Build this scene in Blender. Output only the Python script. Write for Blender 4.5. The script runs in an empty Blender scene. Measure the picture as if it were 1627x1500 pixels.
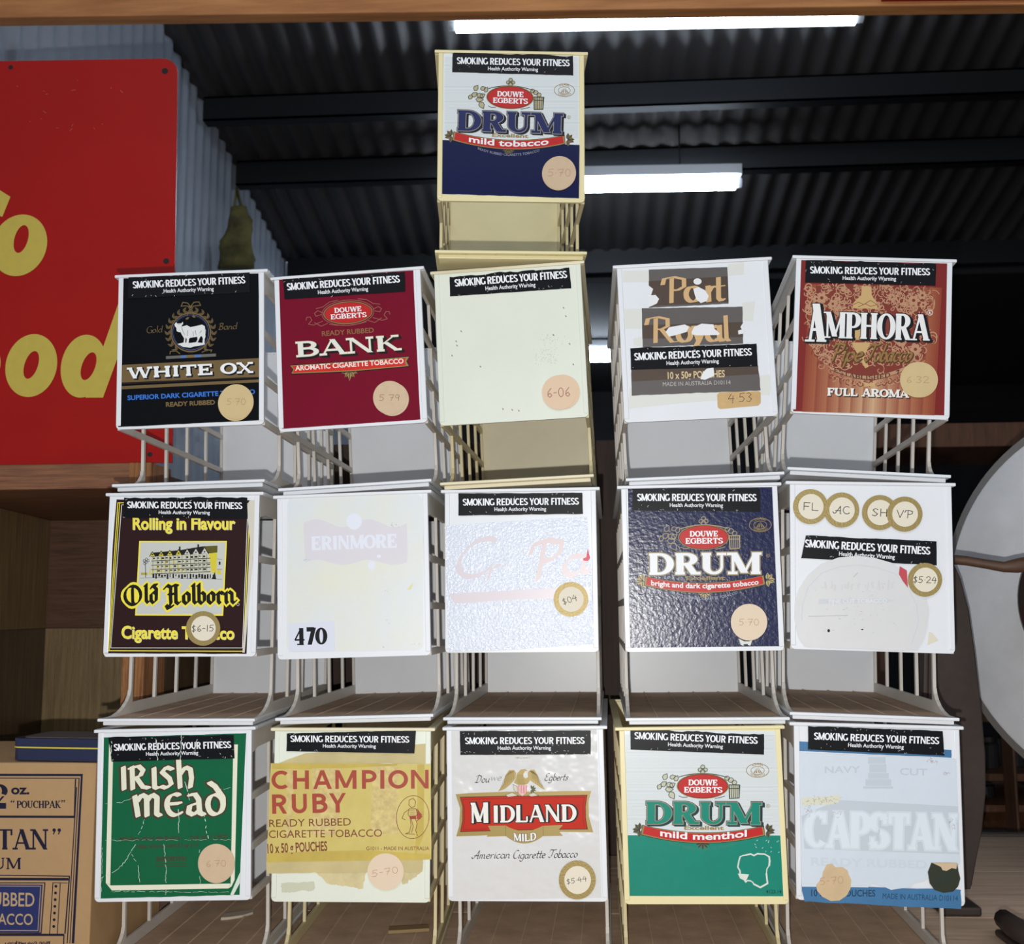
import bpy, bmesh, math, random
from mathutils import Vector, Matrix, Euler
from mathutils.geometry import tessellate_polygon
R = math.radians
C = bpy.context.scene.collection
S = bpy.context.scene
random.seed(7)

# ------------------------------------------------------------------ camera, world, lamps, exposure
EYE = Vector((0, 0, 1.3355))
FOC, PITCH, YAW, ROLL = 1731.2, 0.12663, 0.06158, 0.00634
cd = bpy.data.cameras.new('camera'); cam = bpy.data.objects.new('camera', cd); C.objects.link(cam)
cd.sensor_fit = 'HORIZONTAL'; cd.sensor_width = 36; cd.lens = 36*FOC/1627
cd.clip_start = 0.05; cd.clip_end = 60
CR = Matrix.Rotation(YAW, 3, 'Z') @ Matrix.Rotation(PITCH, 3, 'X') @ Matrix.Rotation(ROLL, 3, 'Y')
cam.matrix_world = Matrix.Translation(EYE) @ (CR @ Matrix.Rotation(R(90), 3, 'X')).to_4x4()
cd.dof.use_dof = True; cd.dof.focus_distance = 1.22; cd.dof.aperture_fstop = 12
S.camera = cam
S.view_settings.view_transform = 'Standard'; S.view_settings.look = 'None'
S.view_settings.exposure = 0.32; S.view_settings.gamma = 1.0; S.view_settings.use_curve_mapping = False
wd = bpy.data.worlds.new('World'); S.world = wd; wd.use_nodes = True
wd.node_tree.nodes['Background'].inputs[0].default_value = (0.80, 0.88, 1.0, 1)
wd.node_tree.nodes['Background'].inputs[1].default_value = 0.38
# the phone's flash, a few centimetres under its lens
fl = bpy.data.lights.new('phone_flash', 'POINT'); flo = bpy.data.objects.new('phone_flash', fl); C.objects.link(flo)
fl.energy = 31; fl.color = (1.0, 0.985, 0.955); fl.shadow_soft_size = 0.004
flo.matrix_world = Matrix.Translation(EYE + CR @ Vector((-0.012, 0.0, -0.045))) @ (CR @ Matrix.Rotation(R(90), 3, 'X')).to_4x4()
# shop fluorescent battens over the aisle behind the photographer
al = bpy.data.lights.new('aisle_light', 'AREA'); alo = bpy.data.objects.new('aisle_light', al); C.objects.link(alo)
al.shape = 'RECTANGLE'; al.size = 2.4; al.size_y = 0.12; al.energy = 9; al.color = (0.86, 0.93, 1.0)
alo.location = (0.1, -0.7, 3.0); alo.rotation_euler = (R(32), 0, 0)

# ------------------------------------------------------------------ materials
def lin(c):
    c = c/255
    return c/12.92 if c <= 0.04045 else ((c+0.055)/1.055)**2.4
MATS = {}
def mat(name, rgb, rough=0.5, metal=0.0, bump=0.0, bscale=200, var=0.0, vscale=20, rgb2=None, coat=0.0, stretch=None, emit=0.0, spec=0.5, bdist=0.001):
    if name in MATS: return MATS[name]
    m = bpy.data.materials.new(name); m.use_nodes = True; nt = m.node_tree
    b = nt.nodes['Principled BSDF']; col = (lin(rgb[0]), lin(rgb[1]), lin(rgb[2]), 1)
    b.inputs['Base Color'].default_value = col; b.inputs['Roughness'].default_value = rough
    b.inputs['Metallic'].default_value = metal; b.inputs['Specular IOR Level'].default_value = spec
    if coat: b.inputs['Coat Weight'].default_value = coat; b.inputs['Coat Roughness'].default_value = 0.12
    tc = nt.nodes.new('ShaderNodeTexCoord'); src = tc.outputs['Object']
    if stretch:
        mp = nt.nodes.new('ShaderNodeMapping'); mp.inputs['Scale'].default_value = stretch
        nt.links.new(src, mp.inputs['Vector']); src = mp.outputs['Vector']
    if var or rgb2:
        n = nt.nodes.new('ShaderNodeTexNoise'); n.inputs['Scale'].default_value = vscale; n.inputs['Detail'].default_value = 7
        n.inputs['Roughness'].default_value = 0.62
        r = nt.nodes.new('ShaderNodeValToRGB'); r.color_ramp.elements[0].position = 0.33; r.color_ramp.elements[1].position = 0.67
        c2 = tuple(lin(x) for x in rgb2)+(1,) if rgb2 else tuple(x*(1-var) for x in col[:3])+(1,)
        r.color_ramp.elements[0].color = c2; r.color_ramp.elements[1].color = col
        nt.links.new(src, n.inputs['Vector']); nt.links.new(n.outputs['Fac'], r.inputs['Fac'])
        nt.links.new(r.outputs['Color'], b.inputs['Base Color'])
    if bump:
        n = nt.nodes.new('ShaderNodeTexNoise'); n.inputs['Scale'].default_value = bscale; n.inputs['Detail'].default_value = 3
        bp = nt.nodes.new('ShaderNodeBump'); bp.inputs['Strength'].default_value = bump; bp.inputs['Distance'].default_value = bdist
        nt.links.new(src, n.inputs['Vector']); nt.links.new(n.outputs['Fac'], bp.inputs['Height'])
        nt.links.new(bp.outputs['Normal'], b.inputs['Normal'])
    if emit:
        b.inputs['Emission Color'].default_value = col; b.inputs['Emission Strength'].default_value = emit
    MATS[name] = m
    return m
def ink(rgb, rough=0.38): return mat('ink_%d_%d_%d_%d' % (*rgb, rough*100), rgb, rough, spec=.25)
WHITE_P = mat('white_plastic', (226, 229, 233), 0.34, bump=0.05, bscale=60, var=0.05, vscale=9)
IVORY_P = mat('ivory_plastic', (224, 229, 214), 0.34, bump=0.05, bscale=60, var=0.06, vscale=9)
PALEY_P = mat('pale_yellowed_plastic', (228, 218, 186), 0.38, bump=0.05, bscale=60, var=0.08, vscale=7)
YELLOW_P = mat('yellowed_plastic', (232, 220, 170), 0.38, bump=0.05, bscale=60, var=0.08, vscale=7)
DUSTY_W = mat('dusty_white_plastic', (214, 208, 199), 0.5, var=0.14, vscale=12)
DUSTY_Y = mat('dusty_yellow_plastic', (222, 208, 162), 0.5, var=0.12, vscale=12)
DUST = mat('brown_dust', (206, 174, 146), 0.85, var=0.25, vscale=30)
RIBD = mat('dusty_rib', (222, 198, 172), 0.8, var=0.2, vscale=30)
# ------------------------------------------------------------------ mesh helper
class MB:
    def __init__(s): s.v, s.f, s.m, s.mats, s.smooth = [], [], [], [], False
    def mi(s, m):
        if m not in s.mats: s.mats.append(m)
        return s.mats.index(m)
    def add(s, vs, fs, m):
        k = len(s.v); s.v += [tuple(p) for p in vs]; i = s.mi(m)
        for f in fs: s.f.append([a+k for a in f]); s.m.append(i)
    def box(s, x0, x1, y0, y1, z0, z1, m, M=None):
        vs = [Vector((x, y, z)) for x in (x0, x1) for y in (y0, y1) for z in (z0, z1)]
        if M: vs = [M @ p for p in vs]
        s.add(vs, [(0,1,3,2),(4,6,7,5),(0,4,5,1),(2,3,7,6),(0,2,6,4),(1,5,7,3)], m)
    def prism(s, pts, a, b, m, fn):                       # polygon extruded from a to b; fn(u, v, w) gives the point
        n = len(pts); vs = [fn(u, v, a) for u, v in pts]+[fn(u, v, b) for u, v in pts]
        tri = tessellate_polygon([[Vector((u, v, 0)) for u, v in pts]])
        fs = [tuple(t) for t in tri]+[tuple(i+n for i in reversed(t)) for t in tri]
        fs += [(i, (i+1) % n, (i+1) % n+n, i+n) for i in range(n)]
        s.add(vs, fs, m)
    def tube(s, pts, r, m, n=8, cap=True):
        pts = [Vector(p) for p in pts]; rs = r if isinstance(r, (list, tuple)) else [r]*len(pts); vs = []
        for i, p in enumerate(pts):
            d = (pts[min(i+1, len(pts)-1)]-pts[max(i-1, 0)]).normalized()
            u = d.cross(Vector((0, 0, 1)) if abs(d.z) < 0.9 else Vector((1, 0, 0))).normalized(); w = d.cross(u)
            vs += [p+(u*math.cos(2*math.pi*k/n)+w*math.sin(2*math.pi*k/n))*rs[i] for k in range(n)]
        fs = [(i*n+k, i*n+(k+1) % n, (i+1)*n+(k+1) % n, (i+1)*n+k) for i in range(len(pts)-1) for k in range(n)]
        if cap: fs += [tuple(range(n)), tuple(range((len(pts)-1)*n, len(pts)*n))]
        s.add(vs, fs, m)
    def lathe(s, prof, m, n=48, M=None):                  # prof: (radius, height) about local Z
        vs = [Vector((r*math.cos(2*math.pi*k/n), r*math.sin(2*math.pi*k/n), z)) for r, z in prof for k in range(n)]
        if M: vs = [M @ p for p in vs]
        s.add(vs, [(i*n+k, i*n+(k+1) % n, (i+1)*n+(k+1) % n, (i+1)*n+k) for i in range(len(prof)-1) for k in range(n)], m)
    def build(s, name, parent=None, bevel=0.0, smooth=False):
        me = bpy.data.meshes.new(name); me.from_pydata(s.v, [], s.f)
        for m in s.mats: me.materials.append(m)
        me.polygons.foreach_set('material_index', s.m); me.update()
        bm = bmesh.new(); bm.from_mesh(me); bmesh.ops.recalc_face_normals(bm, faces=bm.faces); bm.to_mesh(me); bm.free()
        o = bpy.data.objects.new(name, me); C.objects.link(o); o.parent = parent
        if smooth:
            for p in me.polygons: p.use_smooth = True
        if bevel:
            b = o.modifiers.new('bevel', 'BEVEL'); b.width = bevel; b.segments = 2; b.limit_method = 'ANGLE'; b.angle_limit = R(50)
        return o
def tag(o, label=None, cat=None, group=None, kind=None):
    if label: o['label'] = label
    if cat: o['category'] = cat
    if group: o['group'] = group
    if kind: o['kind'] = kind
    return o
def empty(name, loc, rot=(0, 0, 0)):
    o = bpy.data.objects.new(name, None); C.objects.link(o); o.location = loc; o.rotation_euler = rot; o.empty_display_size = 0.05
    return o
def at(px, py, Y):                                        # where the sight line of a photograph point meets the upright plane at depth Y
    d = CR @ Vector(((px-813.5)/FOC, 1, (750-py)/FOC)); return EYE + d*(Y/d.y)

# ------------------------------------------------------------------ lettering: three hand-made founts and the built-in sans
def E(cx, cy, rx, ry, a0, a1, n=14):
    return [(cx+rx*math.cos(R(a0+(a1-a0)*i/n)), cy+ry*math.sin(R(a0+(a1-a0)*i/n))) for i in range(n+1)]
def hull(pts):
    pts = sorted(set((round(x, 6), round(y, 6)) for x, y in pts))
    def half(ps):
        h = []
        for p in ps:
            while len(h) > 1 and (h[-1][0]-h[-2][0])*(p[1]-h[-2][1])-(h[-1][1]-h[-2][1])*(p[0]-h[-2][0]) <= 0: h.pop()
            h.append(p)
        return h
    a, b = half(pts), half(pts[::-1]); return a[:-1]+b[:-1]
def nib_poly(pts, w, t, ang, g=0.0):                      # a line drawn with a flat nib w wide and t thick held at ang
    c, s = math.cos(R(ang)), math.sin(R(ang)); a, b = w/2+g, t/2+g
    if abs(w-t) < 1e-6: nb = [(a*math.cos(k*math.pi/4), a*math.sin(k*math.pi/4)) for k in range(8)]
    else: nb = [(x*c-y*s, x*s+y*c) for x, y in ((a, b), (-a, b), (-a, -b), (a, -b))]
    return [hull([(p[0]+n[0], p[1]+n[1]) for p in (pts[i], pts[i+1]) for n in nb]) for i in range(len(pts)-1)]
def serif_glyph(ch, H, L, slab=True):
    a = L/2; e0 = .04 if slab else .2; T = 1-a; B = a; h = lambda *p: ('h', p); l = lambda *p: ('l', p)
    s = lambda x, y: ('s', x, y); d = lambda x, y: ('d', x, y)
    g = {
     'A': (0.92, [l((.12,0),(.44,1)), h((.45,1),(.80,0)), l((.24,.32),(.66,.32)), s(.12,0), s(.80,0)]),
     'B': (0.84, [h((.2,0),(.2,1)), l((e0,T),(.42,T)), l((e0,B),(.45,B)), l((.2,.53),(.45,.53)), ('r',.42,(T+.53)/2,.24,(T-.53)/2,-90,90), ('r',.45,(B+.53)/2,.28,(.53-B)/2,-90,90)]),
     'C': (0.84, [('r',.46,.5,.36,.5-a,48,312), d(.74,.98)]),
     'D': (0.90, [h((.2,0),(.2,1)), l((e0,T),(.42,T)), l((e0,B),(.42,B)), ('r',.42,.5,.37,.5-a,-90,90)]),
     'E': (0.80, [h((.2,0),(.2,1)), l((e0,T),(.70,T)), l((e0,B),(.72,B)), l((.2,.5),(.52 if slab else .66,.5)), d(.69,1), d(.71,.30), d(.52,.65)]),
     'F': (0.76, [h((.2,0),(.2,1)), l((e0,T),(.70,T)), l((.2,.5),(.52 if slab else .62,.5)), d(.69,1), d(.52,.65), s(.2,0)]),
     'G': (0.90, [('r',.46,.5,.36,.5-a,50,330), h((.76,.06),(.76,.44)), s(.74,.44+L), d(.74,.98)]),
     'H': (0.95, [h((.2,0),(.2,1)), h((.75,0),(.75,1)), l((.2,.5),(.75,.5)), s(.2,0), s(.2,1), s(.75,0), s(.75,1)]),
     'I': (0.42, [h((.21,0),(.21,1)), s(.21,0), s(.21,1)]),
     'K': (0.92, [h((.2,0),(.2,1)), l((.2,.36),(.70,1)), h((.38,.56),(.76,0)), s(.2,0), s(.2,1), s(.70,1), s(.78,0)]),
     'L': (0.78, [h((.2,0),(.2,1)), l((e0,B),(.70,B)), s(.2,1), d(.70,.34)]),
     'M': (1.14, [l((.16,0),(.16,1)), h((.18,1),(.56,.06)), l((.56,.06),(.94,1)), h((.96,1),(.96,0)), s(.15,0), s(.96,0), s(.12,1), s(1.0,1)]),
     'N': (0.96, [l((.16,0),(.16,1)), h((.16,1),(.80,0)), l((.80,0),(.80,1)), s(.15,0), s(.13,1), s(.80,1)]),
     'O': (0.92, [('r',.46,.5,.36,.5-a,0,360)]),
     'P': (0.78, [h((.2,0),(.2,1)), l((e0,T),(.42,T)), l((.2,.44),(.42,.44)), ('r',.42,(T+.44)/2,.27,(T-.44)/2,-90,90), s(.2,0)]),
     'R': (0.90, [h((.2,0),(.2,1)), l((e0,T),(.42,T)), l((.2,.48),(.42,.48)), ('r',.42,(T+.48)/2,.27,(T-.48)/2,-90,90), h((.46,.48),(.72,0)), s(.2,0), s(.76,0)]),
     'S': (0.74, [('r',.36,.74,.24,.26-a,20,270), ('r',.38,.26,.26,.26-a,-160,90), d(.60,.98), d(.12,.30)]),
     'T': (0.84, [h((.42,0),(.42,1)), l((.06,T),(.78,T)), s(.42,0), d(.07,1), d(.77,1)]),
     'U': (0.94, [h((.2,1),(.2,.36)), l((.74,1),(.74,.36)), ('r',.47,.36,.27,.36-a,180,360,L/H), s(.2,1), s(.74,1)]),
     'V': (0.9, [h((.12,1),(.46,0)), l((.46,0),(.80,1)), s(.12,1), s(.80,1)]),
     'W': (1.24, [h((.12,1),(.38,0)), l((.38,0),(.62,1)), h((.62,1),(.88,0)), l((.88,0),(1.12,1)), s(.12,1), s(.62,1), s(1.12,1)]),
     'X': (0.92, [h((.14,1),(.76,0)), l((.14,0),(.76,1)), s(.14,0), s(.14,1), s(.76,0), s(.76,1)]),
     'Y': (0.86, [h((.42,0),(.42,.46)), h((.12,1),(.42,.42)), l((.74,1),(.42,.42)), s(.42,0), s(.12,1), s(.74,1)]),
     'Z': (0.8, [l((.1,T),(.7,T)), h((.66,1),(.14,0)), l((.1,B),(.7,B))]),
     '4': (0.72, [h((.46,0),(.46,1)), l((.46,1),(.06,.3)), l((.04,.3),(.66,.3))]),
     '7': (0.64, [h((.08,1-H*.35),(.56,1-H*.35)), h((.54,1),(.26,0))]),
     '0': (0.72, [('r',.36,.5,.25,.5-a,0,360)]),
     '2': (0.7, [('r',.32,.72,.24,.28-a,-40,170), l((.50,.5),(.08,.06)), h((.08,H*.4),(.62,H*.4))]),
     '.': (0.34, [h((.15,0),(.15,H))]),
     '"': (0.5, [h((.14,.72),(.10,1)), h((.34,.72),(.30,1))]),
     ' ': (0.40, [])}
    return g.get(ch, g[' '])
def serif_text(t, H=.26, L=.10, sl=.17, st=.09, g=0.0, sx=1.0, tr=0.0):
    out, x = [], 0.0
    for ch in t:
        w, st_ = serif_glyph(ch, H, L, st > 0)
        X = lambda u: x+u*sx
        for e in st_:
            if st == 0 and e[0] in 'sd': continue
            if e[0] in 'hl':
                th = H if e[0] == 'h' else L; p = [(X(u), v) for u, v in e[1]]
                (xa, ya), (xb, yb) = p
                if abs(ya-yb) < 1e-6: out.append([(min(xa, xb)-g, ya-th/2-g), (max(xa, xb)+g, ya-th/2-g), (max(xa, xb)+g, ya+th/2+g), (min(xa, xb)-g, ya+th/2+g)])
                else:
                    if ya < yb: xa, ya, xb, yb = xb, yb, xa, ya
                    k = (xb-xa)/(ya-yb)*g
                    out.append([(xa-th/2-g-k, ya+g), (xa+th/2+g-k, ya+g), (xb+th/2+g+k, yb-g), (xb-th/2-g+k, yb-g)])
            elif e[0] == 's':
                u, y = X(e[1]), e[2]; yy = (y, y+st) if y < .3 else (y-st, y)
                out.append([(u-sl-g, yy[0]-g), (u+sl+g, yy[0]-g), (u+sl+g, yy[1]+g), (u-sl-g, yy[1]+g)])
            elif e[0] == 'd':
                u, y = X(e[1]), e[2]; out.append([(u-st/2-g, y-.30-g), (u+st/2+g, y-.30-g), (u+st/2+g, y+g), (u-st/2-g, y+g)])
            elif e[0] == 'r':
                _, cx, cy, rx, ry, a0, a1 = e[:7]; rt = e[7] if len(e) > 7 else 1.0; cx = X(cx); rx = rx*sx; n = max(6, int(abs(a1-a0)/12))
                for i in range(n):
                    q = []
                    for k, sg in ((i, 1), (i+1, 1), (i+1, -1), (i, -1)):
                        A = R(a0+(a1-a0)*k/n)
                        hx = H*(1+(rt-1)*(math.cos(A)+1)/2); q.append((cx+(rx+sg*(hx/2+g))*math.cos(A), cy+(ry+sg*(L/2+g))*math.sin(A)))
                    out.append(q)
        x += w*sx+tr
    return out, x-tr
SK = {
 'a': (.52, [E(.22,.25,.18,.25,50,320), [(.40,.5),(.40,.1),(.46,0),(.53,.05)]]),
 'b': (.48, [[(.08,1),(.08,.06)], E(.24,.25,.18,.25,160,-160)]),
 'c': (.44, [E(.24,.25,.19,.25,50,315)]),
 'd': (.52, [E(.22,.25,.18,.25,50,320), [(.42,1),(.40,.1),(.47,0)]]),
 'e': (.44, [[(.06,.24),(.38,.32)]+E(.22,.27,.17,.23,15,180)+E(.24,.25,.19,.25,180,320)]),
 'g': (.5, [E(.22,.25,.18,.25,50,320), [(.40,.5),(.40,-.15)]+E(.22,-.2,.18,.13,0,-160)]),
 'h': (.46, [[(.08,1),(.08,0)], [(.08,.3),(.2,.48),(.33,.45),(.36,.3),(.36,.04),(.43,0)]]),
 'i': (.24, [[(.1,.5),(.1,.08),(.17,0)], [(.11,.68),(.13,.72)]]),
 'l': (.24, [[(.1,1),(.1,.08),(.17,0)]]),
 'm': (.68, [[(.06,.5),(.06,0)], [(.06,.33),(.17,.5),(.28,.4),(.28,0)], [(.28,.33),(.4,.5),(.51,.4),(.51,.06),(.6,0)]]),
 'n': (.48, [[(.06,.5),(.06,0)], [(.06,.33),(.2,.5),(.34,.4),(.34,.06),(.43,0)]]),
 'o': (.46, [E(.23,.25,.18,.25,0,360,20)]),
 'p': (.48, [[(.08,.5),(.06,-.35)], E(.25,.25,.18,.25,160,-160)]),
 'r': (.36, [[(.08,.5),(.08,0)], [(.08,.3),(.2,.48),(.32,.46)]]),
 's': (.40, [[(.33,.43),(.2,.5),(.08,.4),(.2,.27),(.32,.13),(.2,0),(.05,.07)]]),
 't': (.34, [[(.17,.85),(.14,.1),(.22,0),(.31,.06)], [(.02,.52),(.32,.54)]]),
 'u': (.50, [[(.06,.5),(.06,.12),(.15,0),(.28,.08),(.37,.3)], [(.37,.5),(.37,.06),(.46,0)]]),
 'v': (.44, [[(.05,.5),(.2,.02),(.38,.5)]]),
 'w': (.62, [[(.05,.5),(.16,.02),(.3,.45),(.42,.02),(.56,.5)]]),
 'x': (.42, [[(.05,.5),(.36,0)], [(.36,.5),(.05,0)]]),
 'y': (.46, [[(.06,.5),(.2,.05)], [(.40,.5),(.2,.0),(.06,-.3)]]),
 'A': (.72, [[(-.05,.2),(.04,.02),(.18,.06),(.56,1),(.56,.0),(.64,0)], [(.16,.36),(.6,.38)]]),
 'B': (.62, [[(.22,.98),(.16,0)], [(.02,.85),(.25,1.02),(.5,.9),(.42,.56),(.25,.52),(.52,.42),(.5,.08),(.25,-.02),(.05,.1)]]),
 'C': (.66, [E(.38,.5,.30,.5,55,318)]),
 'D': (.74, [[(.26,.95),(.2,.05)], [(.02,.8),(.25,1.02),(.62,.8),(.62,.3),(.35,0),(.05,.05)]]),
 'E': (.6, [E(.33,.75,.22,.25,50,260), E(.33,.25,.28,.27,110,318)]),
 'G': (.7, [E(.38,.5,.32,.5,50,340), [(.66,.42),(.64,-.02)], [(.5,.42),(.72,.42)]]),
 'H': (.8, [[(.16,1),(.16,0)], [(.64,1),(.64,0)], [(.16,.5),(.64,.5)]]),
 'P': (.66, [[(.26,.95),(.24,0)], [(.02,.72),(.06,.95),(.3,1.02),(.58,.92),(.58,.62),(.4,.48),(.26,.5)]]),
 'R': (.74, [[(.26,.95),(.24,0)], [(.02,.72),(.06,.95),(.3,1.02),(.56,.92),(.56,.64),(.4,.52),(.26,.52)], [(.40,.52),(.66,.0),(.78,.02)]]),
 'T': (.66, [[(.02,.8),(.1,1),(.4,.94),(.78,1)], [(.44,.96),(.36,.2),(.2,0),(.04,.14)]]),
 'L': (.56, [[(.1,1),(.1,0),(.5,0)]]), 'F': (.56, [[(.5,1),(.1,1),(.1,0)], [(.1,.52),(.42,.52)]]),
 'S': (.6, [[(.5,.88),(.3,1),(.1,.8),(.28,.52),(.5,.28),(.3,0),(.06,.12)]]), 'V': (.6, [[(.04,1),(.28,0),(.52,1)]]),
 '0': (.56, [E(.27,.5,.2,.5,0,360,18)]), '1': (.3, [[(.15,1),(.12,0)]]),
 '2': (.56, [E(.25,.75,.2,.25,170,-30,8)+[(.05,.02),(.5,.02)]]),
 '3': (.54, [[(.08,.95),(.28,1),(.42,.8),(.22,.55),(.44,.3),(.28,0),(.04,.08)]]),
 '4': (.6, [[(.3,1),(.05,.42),(.5,.42)], [(.42,.8),(.36,-.1)]]),
 '5': (.56, [[(.48,1),(.14,.98),(.1,.56),(.3,.62),(.44,.35),(.3,.02),(.04,.06)]]),
 '6': (.54, [[(.4,1),(.14,.6),(.1,.2),(.26,0),(.44,.2),(.3,.46),(.12,.3)]]),
 '7': (.56, [[(.04,.96),(.48,1),(.2,0)], [(.16,.5),(.44,.5)]]),
 '8': (.54, [[(.4,.88),(.22,1),(.1,.8),(.42,.25),(.26,0),(.08,.2),(.42,.88)]]),
 '9': (.54, [E(.24,.72,.18,.26,20,380,12)+[(.4,.7),(.34,0)]]),
 '$': (.52, [[(.4,.85),(.24,.95),(.08,.75),(.24,.5),(.4,.25),(.22,.05),(.05,.15)], [(.26,1.1),(.2,-.1)]]),
 '-': (.4, [[(.06,.48),(.3,.5)]]), '.': (.24, [[(.1,.45),(.13,.48)]]), ' ': (.34, [])}
BLACK = {
 'O': (.92, [E(.45,.42,.36,.44,70,290,10), E(.45,.42,.36,.44,-70,70,8), [(.47,.84),(.44,.70),(.44,.14),(.48,.02)]]),
 'l': (.30, [[(.06,.92),(.14,.98)], [(.13,.95),(.13,.12),(.22,.02),(.30,.10)]]),
 'd': (.52, [[(.10,.46),(.10,.12),(.22,0)], [(.10,.46),(.24,.58),(.38,.48)], [(.12,.78),(.20,.92),(.40,.72),(.38,.12),(.22,0)], [(.2,.92),(.42,.95)]]),
 'H': (.92, [[(.02,.78),(.16,.94),(.34,.84),(.52,.94)], [(.34,.86),(.32,.4),(.34,.05),(.22,-.16)], [(.10,-.06),(.18,-.22),(.36,-.14),(.44,-.10)], [(.24,.52),(.40,.48),(.60,.56)], [(.52,.94),(.70,.90)], [(.60,.90),(.60,.10),(.72,0),(.80,.08)]]),
 'o': (.48, [[(.08,.44),(.08,.12),(.22,0)], [(.08,.44),(.22,.56),(.36,.46)], [(.36,.46),(.36,.12),(.22,0)]]),
 'b': (.50, [[(.04,.92),(.12,.98)], [(.10,.95),(.10,.12),(.24,0)], [(.10,.44),(.26,.56),(.38,.46)], [(.38,.46),(.38,.12),(.24,0)]]),
 'r': (.40, [[(.04,.46),(.14,.56)], [(.12,.5),(.12,.10),(.20,0)], [(.12,.44),(.24,.56),(.36,.48)]]),
 'n': (.62, [[(.04,.46),(.14,.56)], [(.12,.5),(.12,.10),(.18,0)], [(.12,.44),(.28,.58),(.42,.48),(.42,.10),(.52,0),(.62,.10)]]), ' ': (.3, [])}
UNCIAL = {
 'I': (.24, [[(.12,.72),(.12,0)]]),
 'R': (.60, [[(.12,.72),(.12,0)], [(.06,.68),(.30,.74),(.42,.60),(.34,.42),(.16,.36)], [(.22,.38),(.40,.06),(.56,.02)]]),
 'i': (.24, [[(.12,.66),(.12,.04),(.2,0)]]),
 's': (.46, [[(.38,.60),(.22,.68),(.10,.52),(.30,.30),(.34,.12),(.20,0),(.06,.06)]]),
 'h': (.56, [[(.10,1.02),(.12,.0)], [(.12,.40),(.28,.66),(.42,.58),(.44,.30),(.40,.0)]]),
 'm': (.90, [[(.06,.60),(.14,.0)], [(.12,.42),(.26,.64),(.40,.56),(.40,.0)], [(.40,.42),(.56,.64),(.70,.54),(.68,.06),(.78,0)]]),
 'E': (.60, [E(.32,.32,.24,.32,60,310), [(.12,.34),(.46,.36)]]),
 'a': (.58, [[(.14,.60),(.30,.62),(.40,.46),(.42,.06),(.54,0)], [(.40,.36),(.14,.28),(.10,.08),(.24,0),(.40,.14)]]),
 'd': (.66, [E(.30,.30,.22,.30,0,360,20), [(.14,.96),(.30,.84),(.52,.50),(.52,.26)]]), ' ': (.4, [])}
def nib_text(t, D, w=.12, th=.03, ang=35, g=0.0, sx=1.0, tr=0.0, shear=0.0):
    out, x = [], 0.0
    for ch in t:
        wd_, st = D.get(ch, D[' '])
        for pl in st:
            out += nib_poly([(x+u*sx+shear*v, v) for u, v in pl], w, th, ang, g)
        x += wd_*sx+tr
    return out, x-tr
_sans = {}
def sans_tris(t, off, spacing):
    k = (t, off, spacing)
    if k not in _sans:
        cu = bpy.data.curves.new('tmp', 'FONT'); cu.body = t; cu.offset = off; cu.space_character = spacing; cu.resolution_u = 3
        o = bpy.data.objects.new('tmp', cu); C.objects.link(o)
        me = o.evaluated_get(bpy.context.evaluated_depsgraph_get()).to_mesh()
        me.calc_loop_triangles()
        v = [(p.co.x, p.co.y) for p in me.vertices]; f = [[v[i] for i in tr.vertices] for tr in me.loop_triangles]
        o.to_mesh_clear(); bpy.data.objects.remove(o); bpy.data.curves.remove(cu)
        _sans[k] = f
    return _sans[k]
def sans_text(t, off=0.02, spacing=1.0):
    f = sans_tris(t, off, spacing); hh = [y for tri in sans_tris('H', off, 1.0) for _, y in tri]; b, hgt = min(hh), max(hh)-min(hh)
    xs = [x for tri in f for x, _ in tri]; x0 = min(xs)
    return [[((x-x0)/hgt, (y-b)/hgt) for x, y in tri] for tri in f], (max(xs)-x0)/hgt

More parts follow.
